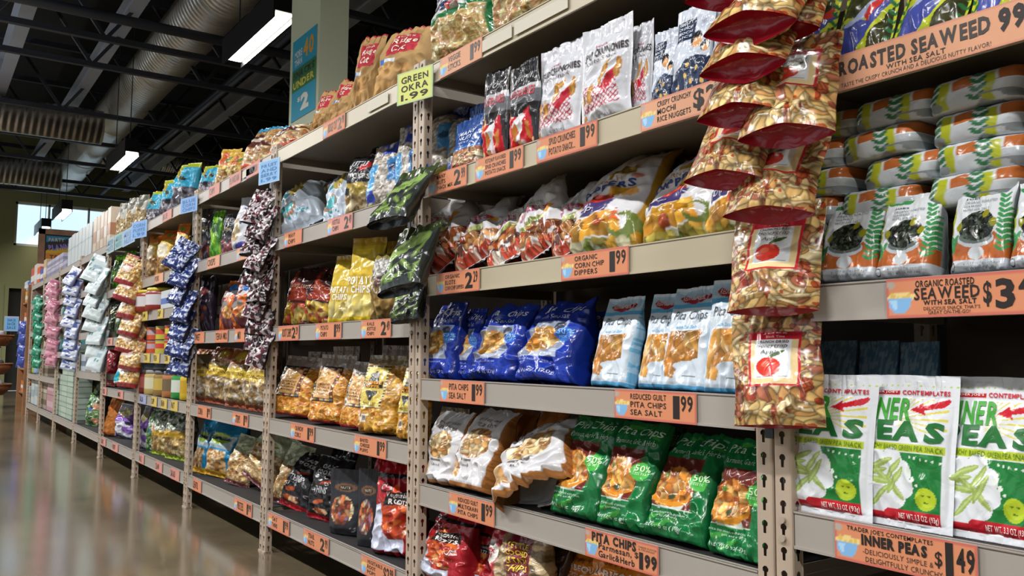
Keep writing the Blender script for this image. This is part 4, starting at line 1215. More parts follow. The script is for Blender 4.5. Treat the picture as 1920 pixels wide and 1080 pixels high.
# far wall with a window and a doorway
fw_ = MB()
WY0, WY1, WZ0, WZ1 = 0.4, 2.6, 2.95, 3.86
DY0, DY1, DZ = 0.36, 1.4, 2.07
for a, b, c, d in ((-9, DY0, 0, DZ), (DY1, 9, 0, DZ), (-9, 9, DZ, WZ0), (-9, WY0, WZ0, WZ1), (WY1, 9, WZ0, WZ1), (-9, 9, WZ1, 5.4)):
    fw_.box(-20.2, -20, a, b, c, d)
struct(fw_.build('wall_far', 'green_wall'))
w_ = struct(MB().box(-20.14, -20.12, WY0, WY1, WZ0, WZ1).build('window_1', 'window'))
f_ = MB()
for a, b, c, d in ((WY0, WY1, WZ0, WZ0 + .05), (WY0, WY1, WZ1 - .05, WZ1), (WY0, WY0 + .05, WZ0, WZ1), (WY1 - .05, WY1, WZ0, WZ1), (1.0, 1.04, WZ0, WZ1), (1.75, 1.79, WZ0, WZ1)):
    f_.box(-20.12, -20.05, a, b, c, d)
f_.build('window_frame', 'white', w_)
d_ = struct(MB().box(-20.19, -20.15, DY0, DY1, 0, DZ).build('door_1', 'door_dark'))
f_ = MB()
for a, b, c, d in ((DY0 - .07, DY0, 0, DZ + .07), (DY1, DY1 + .07, 0, DZ + .07), (DY0, DY1, DZ, DZ + .07)): f_.box(-20.0, -19.96, a, b, c, d)
f_.build('door_frame', 'green_wall', d_)
# store front behind the shopper: low wall, tall piers, daylight between them
slab('wall_front', -20, 6, -9.1, -9, 0, 0.9, 'grey_wall')
slab('trim_1', -20, 6, -9.1, -9, 4.2, 5.4, 'grey_wall')
for k, x in enumerate((-20, -13.5, -7, -0.5, 5.7)): slab(f'trim_{k + 2}', x, x + 0.3, -9.1, -9, 0.9, 4.2, 'grey_wall')
slab('wall_near', 6, 6.1, -9, 9, 0, 5.4, 'grey_wall')

# ------------------------------------------------------------------ roof steel, ducts, lamps
n_j = 0
for x, zc, w in ((-7.7, 4.15, .1), (-9.45, 4.0, .1), (-10.27, 3.96, .09), (-12.6, 4.0, .1), (-14.6, 4.05, .1), (-16.3, 4.05, .1), (-17.9, 4.0, .1), (-19.3, 4.0, .1), (-5.6, 4.15, .1)):
    r = empty('roof_truss', (x, 0, zc))
    where = ('over the bags of popcorn', 'nearest behind the first lamp', 'with a thin pale edge, close beyond its neighbour', 'crossing the middle of the duct', 'beyond the crossing duct', 'over the second lamp', 'over the third lamp', 'close to the far wall', 'above the green column')
    tag(r, 'dark open web steel roof truss, ' + where[n_j], 'roof truss', 'steel trusses across the aisle'); n_j += 1
    MB().beam((0, -8.9, 0), (0, 8.8, 0), w * .65, 0.06).build('bottom_chord', 'steel', r)
    MB().beam((0, -8.9, 0.85), (0, 8.8, 0.85), w * .7, 0.07).build('top_chord', 'steel', r)
    web = MB()
    for k in range(-7, 8):
        y = k * 1.2 + 0.3; web.beam((0, y, 0), (0, y + .6, .85), .035, .035); web.beam((0, y + .6, .85), (0, y + 1.2, 0), .035, .035)
    web.build('lattice_web', 'steel', r)
for (y, z, h, mt, lab) in ((2.45, 4.4, .22, 'steel_blue', 'blue grey steel beam running along the aisle above the snack shelves'), (0.55, 4.42, .16, 'steel_blue', 'blue grey steel beam running beside the spiral duct'), (-0.38, 4.42, .3, 'steel_blue', 'wide blue grey steel beam nearest the shopper, over the aisle')):
    b = empty('steel_beam', (-9, y, z)); tag(b, lab, 'steel beam')
    MB().box(-11, 15, -.07, .07, -h / 2 - .012, -h / 2).build('lower_flange', mt, b)
    MB().box(-11, 15, -.012, .012, -h / 2, h / 2).build('web_plate', mt, b)
    MB().box(-11, 15, -.07, .07, h / 2, h / 2 + .012).build('upper_flange', mt, b)
for (y, z, rr, lab) in ((1.95, 4.15, .035, 'thin grey sprinkler pipe running along the aisle above the shelving'), (2.05, 4.32, .05, 'thick grey conduit running beside the thin pipe')):
    MBt = MB().tube((-19.9, y, z), (5.9, y, z), rr, n=10); o = MBt.build('ceiling_pipe', 'steel', smooth=True); tag(o, lab, 'pipe')
o = MB().tube((-8.75, -8.9, 3.98), (-8.75, 8.8, 3.98), .05, n=14).build('water_main', 'steel', smooth=True)
tag(o, 'thick dark pipe crossing the aisle in front of the first truss', 'pipe')


def duct(lab, a, b, rad, loc):
    r = empty('spiral_duct', loc); tag(r, lab, 'air duct')
    # built along local z so that the spiral seams run round it
    a, b = Vector(a), Vector(b); L = (b - a).length
    o = MB().tube((0, 0, 0), (0, 0, L), rad, n=40, seg=1).build('duct_pipe', 'duct', r, smooth=True)
    o.rotation_mode = 'QUATERNION'; q = Vector((0, 0, 1)).rotation_difference(b - a); o.rotation_quaternion = q; o.location = a - Vector(loc)
    n = int(L / 3.2)
    for k in range(1, n + 1):
        c = MB().tube((0, 0, -.02), (0, 0, .02), rad + .006, n=40).build('joint_band', 'duct', r)
        c.rotation_mode = 'QUATERNION'; c.rotation_quaternion = q; c.location = a + (b - a) * (k / (n + 1)) - Vector(loc)


duct('long silver spiral air duct running the length of the aisle', (-19.9, 1.22, 4.42), (5.9, 1.22, 4.42), .3, (-9, 1.22, 4.42))
duct('silver air duct branch crossing to the far side of the aisle', (-13.3, .9, 4.0), (-13.3, -8.8, 4.0), .24, (-13.3, -4, 4.0))
duct('silver air duct branch passing above the first lamp', (-7.6, 1.56, 4.86), (-7.6, 8.5, 4.86), .3, (-7.6, 4, 4.86))
duct('silver air duct branch crossing near the far wall', (-17.5, .9, 4.0), (-17.5, -8.8, 4.0), .24, (-17.5, -4, 4.0))
duct('silver air duct branch close to the window', (-18.9, 1.56, 4.8), (-18.9, 8.5, 4.8), .26, (-18.9, 4, 4.8))


def fixture(x, y, lab, grp):
    r = empty('ceiling_lamp', (x, y, LAMP_Z)); tag(r, lab, 'ceiling lamp', grp)
    MB().box(-.62, .62, -.085, .085, .0, .16).build('lamp_housing', 'black', r)
    MB().box(-.6, .6, -.065, .065, -.008, .0).build('lamp_diffuser', 'tube', r)
    MB().box(-.62, .62, -.085, -.072, -.05, .0).box(-.62, .62, .072, .085, -.05, .0).build('lamp_skirt', 'black', r)
    for dx in (-.45, .45): MB().tube((dx, 0, .16), (dx, 0, 2.2), .006, n=6).build('hanging_rod', 'steel', r)


for (x, y), w in zip(ROW_SHELF, ('nearest to the green column', 'over the middle of the long duct', 'in front of the bright window', 'behind the shopper above the seaweed shelf')):
    fixture(x, y, 'linear black ceiling lamp with glowing white diffuser, ' + w, 'linear lamps over the shelving')
fixture(-19.2, 0.82, 'small bright linear ceiling lamp low against the olive wall', 'linear lamps over the shelving')
for k, (x, y) in enumerate(ROW_AISLE):
    fixture(x, y, 'linear black ceiling lamp hung over the aisle floor, out of the picture', 'linear lamps over the aisle')

# ------------------------------------------------------------------ green column and its sign
c_ = tag(empty('support_column', (-4.43, .58, 0)), 'pale green square building column rising behind the ridge cut chips', 'column')
CX0, CX1, CY0, CY1 = -4.86, -4.41, .6, .77
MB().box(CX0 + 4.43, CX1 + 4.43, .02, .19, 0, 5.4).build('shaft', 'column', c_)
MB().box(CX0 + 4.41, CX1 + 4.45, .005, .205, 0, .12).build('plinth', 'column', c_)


def card(name, W, H, nx, nz, paint, texts, loc, rz, mat, label=None, cat=None, group=None, thick=.0025, parent=None, ry=0.0, tone=None):
    """a flat printed card standing in the x-z plane, face towards -y"""
    U, Vv = np.meshgrid(np.linspace(0, 1, nx), np.linspace(0, 1, nz))
    p = Paint(U.ravel(), Vv.ravel(), np.ones(nx * nz), np.ones(nx * nz, bool), W, H, 3)
    paint(p)
    P = np.stack([(U.ravel() - .5) * W, np.full(nx * nz, -thick / 2), Vv.ravel() * H], 1)
    i = np.arange(nz - 1)[:, None] * nx; j = np.arange(nx - 1)[None, :]
    Q = np.stack([i + j, i + j + 1, i + nx + j + 1, i + nx + j], -1).reshape(-1, 4)
    B = P.copy(); B[:, 1] = thick / 2; n = nx * nz
    edge = list(range(nx)) + [k * nx + nx - 1 for k in range(1, nz)] + [(nz - 1) * nx + k for k in range(nx - 2, -1, -1)] + [k * nx for k in range(nz - 2, 0, -1)]
    E_ = [(edge[k], edge[k - 1], edge[k - 1] + n, edge[k] + n) for k in range(len(edge))]
    C = np.clip(np.concatenate([p.C, np.broadcast_to(hexc('#d8d0c4'), (n, 3))]), 0, 1)
    me = make_mesh(name, np.concatenate([P, B]), np.concatenate([Q, Q[:, ::-1] + n, np.array(E_)]), None, C, False)
    o = link(name, me, mat, parent)
    o.location = loc; o.rotation_euler = (0, ry, rz)
    tag(o, label, cat, group)
    both = list(p.texts) + list(texts)
    fig = [t for t in both if cat == 'price card' and (t[0].strip('$.¢').isdigit() or t[0] == '$')]
    for nm, part in [('price_figure' if t in fig else 'lettering', [t]) for t in both] if cat == 'price card' else [('lettering', both)]:
      Vs, Ts, Cs, k = [], [], [], 0
      for s, box, c, kw in part:
        q, T = text2d(s, box, **kw)
        Vs.append(np.stack([(q[:, 0] - .5) * W, np.full(len(q), -thick / 2 - .0007), q[:, 1] * H], 1)); Ts.append(T + k); Cs.append(np.broadcast_to(hexc(c), (len(q), 3))); k += len(q)
      if Vs: link(nm, make_mesh(name + '_' + nm, np.concatenate(Vs), None, np.concatenate(Ts), np.concatenate(Cs), False), 'ink', o)
    return o


def col_sign(p):
    p.fill('#2aa3c4'); p.rect(0, .36, 1, .62, '#2f7a3e')
    for k in range(9): p.rect(.04 + k * .105, .37, .075 + k * .105, .375, '#1c5a2c')
    p.rect(0, .355, 1, .362, '#1d6f86'); p.rect(0, .62, 1, .628, '#1d6f86')
    p.text('MORE', .1, .76, .42, .85, '#e6eef0', bold=.03, jit=.06); p.text('THAN', .1, .66, .42, .75, '#e6eef0', bold=.03, jit=.06); p.text('40', .47, .7, .9, .93, '#e8a63c', bold=.04)
    p.text('SNACKS', .06, .5, .94, .6, '#20381f', bold=.04, jit=.06); p.text('UNDER', .06, .38, .94, .48, '#e0d24a', bold=.04, jit=.06); p.text('$', .26, .2, .38, .26, '#f0ecdc', bold=.02); p.text('2', .4, .08, .74, .28, '#f0ecdc', bold=.06)


sx0, sx1 = on_y(547, 228, .6)[0], on_y(595, 70, .6)[0]
sz0 = on_y(565, 220, .6)[2]; sz1 = on_y(572, 64, .6)[2]
card('snack_sign', sx1 - sx0, sz1 - sz0, 40, 70, col_sign, [], ((sx0 + sx1) / 2, .5975, sz0), 0, 'card', 'turquoise and green hand lettered sign reading MORE THAN 40 SNACKS UNDER $2 on the column', 'sign', thick=.004)

# ------------------------------------------------------------------ uprights with keyhole slots
POSTX = [.307, -.913, -2.137, -3.357, -4.527, -5.775, -6.985, -8.245, -9.545, -10.815, -12.0]
POSTN = ['beyond the inner peas', 'beside the inner peas', 'between blue pita chips and cheese puffs', 'beside the crunchy curls', 'beside the blue lentil chips', 'beside the salad bags', 'beside the kraft paper bag', 'beside the leafy green bag', 'beside the pale carton tower', 'beside the rose cartons', 'at the far end of the run']
PITCH_H, PW, ZTOP = .0367, .033, 1.62
ang = [math.pi * (k / 5.0) - 0.0 for k in range(6)]
KEY = [(-.0026, -.0105), (.0026, -.0105), (.003, .001)] + [(.0062 * math.cos(a), .0048 + .0058 * math.sin(a)) for a in (-.5, .3, 1.1, 1.57, 2.04, 2.84, 3.64)] + [(-.003, .001)]


def key_cell(w):
    """one pitch of a slotted face: a keyhole cut through a w x pitch rectangle"""
    K = np.array(KEY) + [0, PITCH_H / 2]; n = len(K)
    ctr = np.array([0, PITCH_H / 2])
    out = []
    for k in K:
        d = k - ctr; s = min((w / 2) / max(abs(d[0]), 1e-6), (PITCH_H / 2) / max(abs(d[1]), 1e-6)); out.append(ctr + d * s)
    O = np.array(out)
    V = np.concatenate([K, O]); Q = []; T = []
    corners = [(-w / 2, 0), (w / 2, 0), (w / 2, PITCH_H), (-w / 2, PITCH_H)]
    V = np.concatenate([V, corners]); base = 2 * n
    for i in range(n):
        j = (i + 1) % n; Q.append((i, j, n + j, n + i))
        a, b = O[i], O[j]
        if abs(a[0] - b[0]) > 1e-6 and abs(a[1] - b[1]) > 1e-6:
            best = min(range(4), key=lambda c: np.linalg.norm(np.array(corners[c]) - a) + np.linalg.norm(np.array(corners[c]) - b)); T.append((n + i, n + j, base + best))
    return V, Q, T


CV, CQ, CT = key_cell(PW - .008)
ncell = int(ZTOP / PITCH_H)


def slotted(x, y, axis, flip):
    m_ = MB()
    Vs, Qs, Ts = [], [], []
    for k in range(ncell):
        V = np.zeros((len(CV), 3)); V[:, 0 if axis == 'x' else 1] = CV[:, 0] * (1 if axis == 'x' else .8); V[:, 2] = CV[:, 1] + k * PITCH_H
        m_.add(V + [x, y, 0], CQ, CT)
    return m_


m_front = slotted(0, 0, 'x', False)
for sx_ in (-1, 1): m_front.add([(sx_ * (PW / 2 - .004), 0, 0), (sx_ * (PW / 2 - .001), .001, 0), (sx_ * PW / 2, .004, 0), (sx_ * (PW / 2 - .004), 0, ncell * PITCH_H), (sx_ * (PW / 2 - .001), .001, ncell * PITCH_H), (sx_ * PW / 2, .004, ncell * PITCH_H)], [(0, 1, 4, 3), (1, 2, 5, 4)])
ME_FRONT = m_front.mesh('slotted_face'); ME_SIDE = slotted(0, .004 + (PW - .008) / 2 * .8, 'y', False).mesh('slotted_flange'); ME_LIP = MB().box(-.0006, .0006, .004 + (PW - .008) * .8, .026, 0, ncell * PITCH_H).mesh('back_lip'); ME_FOOT = MB().box(-.0165, .0165, -.003, .03, 0, .006).mesh('foot_plate')


def upright(x, y, label):
    r = empty('shelf_upright', (x, y, 0)); tag(r, label, 'shelf post', 'slotted steel posts')
    link('slotted_face', ME_FRONT, 'post', r)
    for s_ in (-1, 1):
        link('slotted_flange', ME_SIDE, 'post', r).location = (s_ * PW / 2, 0, 0)
        link('back_lip', ME_LIP, 'post', r).location = (s_ * PW / 2, 0, 0)
    link('foot_plate', ME_FOOT, 'post', r)


DEPTH = .46
for k, x in enumerate(POSTX):
    for s_ in (-1, 1):
        if k == 0 and s_ == 1: continue
        upright(x + s_ * (PW / 2 + .002), -.004, 'slotted steel shelf post, ' + ('far one' if s_ < 0 else 'near one') + ' of the pair ' + POSTN[k])
    if k in (1, 2, 3, 4):
        upright(x, DEPTH - .01, 'beige slotted rear steel post behind the pair ' + POSTN[k])

# ------------------------------------------------------------------ shelves
LEVELS = {}


def shelf(x0, x1, zt, label, front=True, pale=False):
    r = empty('steel_shelf', ((x0 + x1) / 2, 0, zt)); tag(r, label, 'shelf', 'steel shelves of the snack run')
    a, b = x0 - r.location.x, x1 - r.location.x
    f = MB().box(a, b, 0, .0025, -.058, .0)
    f.box(a, b, -.003, .0, -.058, -.0535)                       # rolled lower lip
    f.box(a, b, -.002, .012, -.0025, .0)
    f.build('front_rail', 'rail_pale' if pale else 'rail', r)
    MB().box(a + .003, b - .003, .012, DEPTH - .015, -.024, -.006).build('deck', 'deck', r)
    MB().box(a + .006, b - .006, .014, DEPTH - .02, -.006, -.003).build('shelf_mat', 'mat', r)
    for xx in (a + .002, b - .014): MB().box(xx, xx + .012, .01, DEPTH - .02, -.05, -.024).build('side_brace', 'deck', r)
    for xx in (a - PW / 2 - .002, b + PW / 2 + .002):
        for dz in (-.016, -.045): MB().tube((xx, -.0045, dz), (xx, -.009, dz), .0055, n=12).build('stud', 'stud', r)


def bay(k, zs, names, pale=()):
    x1, x0 = POSTX[k] - PW - .004, POSTX[k + 1] + PW + .004
    for i, (z, n) in enumerate(zip(zs, names)): shelf(x0, x1, z, n, pale=i in pale)
    return x0, x1


TOP, Z5, Z4, Z3, Z2, Z1 = 1.59, 1.238, .99, .88, .521, .165
bay(0, (TOP, 1.24, .886, .528, .165), ['beige steel shelf with the roasted seaweed packs'.replace('shelf', 'top shelf out of view'), 'beige steel shelf carrying the lime green roasted seaweed', 'beige steel shelf carrying the organic seaweed multipacks', 'beige steel shelf carrying the inner peas', 'lowest beige steel shelf below the inner peas'], (0, 1))
bay(1, (TOP, 1.27, .992, .707, .42, .165), ['beige top shelf carrying the veggie sticks', 'beige steel shelf carrying the spud crunchies and mochi', 'beige steel shelf carrying the corn chip dippers', 'beige steel shelf carrying the blue pita chips', 'beige steel shelf carrying the green pita chips', 'lowest beige shelf carrying kettle cooked potato chips'], (0, 1, 2))
bay(2, (TOP, Z5, Z3, Z2, Z1), ['beige top shelf carrying the ridge cut chips', 'beige steel shelf carrying the silver white chip bags', 'beige steel shelf carrying the yellow potato chips', 'beige steel shelf carrying curls and cheese puffs', 'lowest beige shelf carrying black pouches and red bags'], (0,))
bay(3, (TOP, Z5, Z3, Z2, Z1), ['beige top shelf carrying plantain chips and popcorn', 'beige steel shelf carrying the charcoal crisps and a green bag', 'beige steel shelf carrying the plum coloured chips', 'beige steel shelf carrying the tortilla strips', 'lowest beige shelf carrying the blue lentil chips'])
bay(4, (TOP, Z5, 1.028, .772, .522, .168), ['beige top shelf carrying blue tortilla chips and clear nut bags', 'beige steel shelf carrying the yellow pork rinds', 'beige steel shelf carrying red jars with yellow lids', 'beige steel shelf carrying small stacked tins', 'beige steel shelf carrying squat jars with yellow tags', 'lowest beige shelf carrying the salad bags'])
bay(5, (TOP, 1.232, .882, .522, .162), ['beige top shelf carrying pale brown cartons behind blue cards', 'beige steel shelf carrying the green vegetable chips', 'beige steel shelf carrying the evergreen nut bag', 'beige steel shelf carrying red and turquoise bags', 'lowest beige shelf carrying kraft and purple bags'])
bay(6, (TOP, 1.3, .94, .62, .165), ['beige top shelf carrying tall white cartons', 'beige shelf behind the white and green hanging bags', 'beige shelf with white cartons behind hanging bags', 'blue grey shelf below the white hanging bags', 'lowest shelf carrying the leafy green bag'])
bay(7, (TOP, 1.3, 1.13, .78, .165), ['beige top shelf carrying small lilac cartons', 'beige shelf behind the blue striped hanging bags', 'rose tinted shelf with small bottles', 'rose tinted shelf with the grey cartons', 'lowest shelf carrying the pale green carton tower'])
bay(8, (TOP, 1.35, 1.02, .81, .52, .165), ['beige top shelf carrying lilac boxes', 'shelf behind the rose hanging bags', 'shelf with orange and white bottles', 'shelf with cream boxes', 'shelf with flower patterned boxes', 'lowest shelf carrying rose cartons'])
bay(9, (TOP, 1.35, 1.02, .81, .52, .165), ['last top shelf crowded with bright small boxes', 'last shelf behind green hanging baubles', 'last shelf with amber bottles', 'last shelf with a cream jar', 'last shelf with tall blue bottles', 'last lowest shelf with white cartons'])
# back board of the run, one panel a bay
for k in range(10):
    x1, x0 = POSTX[k], POSTX[k + 1]
    o = MB().box(x0 + .02, x1 - .02, DEPTH + .045, DEPTH + .055, 0, 1.6).build('back_panel', 'panel')
    tag(o, 'brown back panel of the shelf bay, ' + ('behind the seaweed', 'behind the pita chips', 'behind the cheese puffs', 'behind the tortilla strips', 'behind the jars', 'behind the turquoise bag', 'behind the leafy bag', 'behind the pale carton tower', 'behind the rose cartons', 'at the far end of the run')[k], 'panel', 'back panels of the run')

# ------------------------------------------------------------------ price cards
INK = '#2a2422'


def bowl_print(tone, border, bowl):
    def f(p):
        p.fill(border); p.rect(.012, .05, .985, .95, tone)
        if not bowl: return
        a = p.H / p.W
        for k in range(5): p.rect(.02 + k * .04 * a, .5, .05 * a + k * .04 * a - .0, .82, '#c98aa0' if k % 2 else '#e0c4c4')
        p.ell(.34 * a + .01, .52, .36 * a, .12, '#e3cf8a')
        p.ell(.12 * a, .84, .12 * a, .1, '#b0a49a')
        for k in range(9): p.ell((.06 + k * .075) * a + .01, .5 + .07 * math.sin(k * 1.9), .06 * a, .075, ('#e8cf86', '#d9b860')[k % 2])
        p.fill('#7fb2de', p.mp([(.0 * a + .01, .5), (.7 * a, .5), (.62 * a, .25), (.48 * a, .1), (.24 * a, .1), (.08 * a, .25)]))
        p.fill('#a9d0ee', p.mp([(.08 * a, .44), (.3 * a, .44), (.28 * a, .2), (.2 * a, .2)]))
    return f


TONES = {'orange': ('#d38a64', '#c66c5e'), 'peach': ('#d8a07e', '#cc8874'), 'pink': ('#cf8f82', '#c47c74'), 'yellow': ('#cdb45a', '#b9a24a'), 'blue': ('#7fa6d8', '#6a94cc'), 'lilac': ('#9aa0c0', '#8a8fb4')}


def ptag(zt, u0, u1, lines, price, label, tone='orange', bowl=True, z0=.0575, z1=.001, layout=None, y=-.0045):
    zm = zt - .03
    xa, xb = x_at(u0, y, zm), x_at(u1, y, zm)
    W, H = xb - xa, z0 - z1
    a = H / W
    tx = []
    if layout: tx = layout
    else:
        l0 = min(.75 * a + .02, .3) if bowl else .05
        n = len(lines); rows = [1.0] * n
        w = .66 if price else .96
        for k, t in enumerate(lines):
            hgt = .8 / n; vb = .92 - (k + 1) * hgt
            L = min(w, l0 + (w - l0) * max(.55, min(1, len(t) / 9)))
            tx.append((t, (l0, vb + hgt * .12, L, vb + hgt * .88), INK, dict(jit=.05, bold=.012)))
        if price:
            d, c = price.split('.') if '.' in price else (price, '')
            pw = (.075 if d == '1' else .17) if c else .28; tx_x = .74 if d == '1' and c else .69
            tx.append((d, (tx_x, .14, tx_x + pw, .88), INK, dict(bold=.03)))
            if c: tx.append((c, (tx_x + pw + .015, .38, .965, .9), INK, dict(bold=.02)))
    tn, bd = TONES[tone]
    nx = int(min(90, max(16, (u1 - u0) * .75)))
    return card('price_card', W, H, nx, max(8, int(nx * a)), bowl_print(tn, bd, bowl), tx, ((xa + xb) / 2, y, zt - z0), 0, 'card', label, 'price card', None, thick=.002)


B_ = dict(bold=.02, jit=.05)
# bay by the inner peas
ptag(1.24, 1528, 1962, [], None, 'long orange price card lettered ROASTED SEAWEED with sea salt', layout=[('ROASTED SEAWEED', (.13, .38, .8, .84), '#4a4644', dict(bold=.04, jit=.06)), ('WITH SEA SALT', (.36, .22, .62, .36), '#4a4644', dict(bold=.01, jit=.05)), ('TASTE THE CRISPY CRUNCH AND A DELICIOUS NUTTY FLAVOR!', (.14, .07, .8, .19), '#5a5450', dict(jit=.04)), ('99¢', (.83, .2, .98, .9), '#3a3636', dict(bold=.05))], tone='peach')
ptag(.886, 1663, 1975, [], None, 'orange price card lettered ORGANIC ROASTED SEAWEED on the middle rail', layout=[('ORGANIC ROASTED', (.2, .74, .57, .92), INK, dict(bold=.02, jit=.05)), ('SEAWEED', (.19, .42, .6, .74), INK, dict(bold=.02, jit=.06, sub=1)), ('WITH SEA SALT', (.25, .29, .58, .42), INK, dict(bold=.03, jit=.05)), ('DELICIOUS SNACK THAT\'S', (.25, .17, .6, .26), INK, dict(jit=.05)), ('GREAT ON-THE-GO!', (.28, .07, .54, .16), INK, dict(jit=.05)), ('$', (.62, .2, .67, .8), INK, dict(bold=.02)), ('3', (.69, .14, .8, .84), INK, dict(bold=.035)), ('49', (.82, .4, .97, .9), INK, dict(bold=.04))])
ptag(.528, 1566, 1834, [], None, 'orange price card lettered INNER PEAS 1.49 on the low rail', layout=[('TRADER JOE\'S CONTEMPLATES', (.1, .78, .72, .93), INK, dict(bold=.012, jit=.05)), ('INNER PEAS', (.21, .48, .68, .78), INK, dict(bold=.06, jit=.04)), ('-DELICIOUSLY SIMPLE &', (.22, .28, .72, .42), '#4a3c36', dict(jit=.05)), ('DELIGHTFULLY CRUNCHY', (.24, .08, .78, .22), '#4a3c36', dict(jit=.05)), ('$', (.73, .3, .78, .7), INK, dict(bold=.01)), ('1', (.8, .05, .85, .95), INK, dict(bold=.04)), ('49', (.87, .3, .985, .88), INK, dict(bold=.03))])
# pita chip bay
P2 = dict(
    veg=(TOP, 825, 904, ['VEGGIE', 'STICKS'], '1.99', 'orange price card lettered VEGGIE STICKS 1.99', 'peach'),
    nuts=(1.27, 804, 875, ['MANY', 'NUTS', 'SNACK MIX'], '2.99', 'orange price card lettered MANY NUTS SNACK MIX 2.99', 'orange'),
    ket=(1.27, 892, 981, ['KETCHUP FLAVORED', 'SPUD CRUNCHIES', 'POTATO SNACK'], '1.99', 'orange price card lettered KETCHUP FLAVORED SPUD CRUNCHIES', 'orange'),
    spud=(1.27, 1007, 1120, ['SPUD CRUNCHIES', 'POTATO SNACK...'], '1.99', 'orange price card lettered SPUD CRUNCHIES below the white sachets', 'orange'),
    mochi=(1.27, 1202, 1350, ['CRISPY CRUNCHY', 'MOCHI', 'RICE NUGGETS'], '$2', 'orange price card lettered MOCHI RICE NUGGETS', 'peach'),
    elote=(.992, 819, 899, ['ORGANIC', 'ELOTE', 'CORN CHIP DIPPERS'], '2.29', 'orange price card lettered ELOTE CORN CHIP DIPPERS', 'orange'),
    dip=(.992, 1053, 1179, ['ORGANIC', 'CORN CHIP', 'DIPPERS'], '1.99', 'orange price card lettered ORGANIC CORN CHIP DIPPERS 1.99', 'orange'),
    pita=(.707, 826, 908, ['PITA CHIPS', 'SEA SALT'], '1.99', 'orange price card lettered PITA CHIPS SEA SALT below blue bags', 'orange'),
    redu=(.707, 1153, 1306, ['REDUCED GUILT', 'PITA CHIPS', 'SEA SALT'], '1.99', 'orange price card lettered REDUCED GUILT PITA CHIPS SEA SALT', 'orange'),
    multi=(.42, 842, 927, ['REDUCED GUILT', 'MULTIGRAIN', 'PITA CHIPS'], '1.99', 'orange price card lettered MULTIGRAIN PITA CHIPS', 'orange'),
)
for k, (z, a, b, l, pr, lab, tn) in P2.items(): ptag(z, a, b, l, pr, lab, tn)
ptag(.42, 1098, 1235, [], None, 'orange price card lettered PITA CHIPS Parmesan Garlic and Herb', layout=[('PITA CHIPS', (.1, .6, .72, .95), INK, dict(bold=.05, jit=.05)), ('Parmesan,', (.2, .36, .66, .6), INK, dict(bold=.015, jit=.05)), ('Garlic&Herb', (.2, .1, .7, .34), INK, dict(bold=.015, jit=.05)), ('$', (.7, .4, .75, .62), INK, dict(bold=.01)), ('1', (.76, .1, .81, .66), INK, dict(bold=.03)), ('99', (.83, .16, .985, .64), INK, dict(bold=.05)), ('CHEESE FLAVOR', (.75, .8, .98, .86), '#6a4a3c', {}), ('& CRUNCHY', (.75, .72, .96, .78), '#6a4a3c', {})])
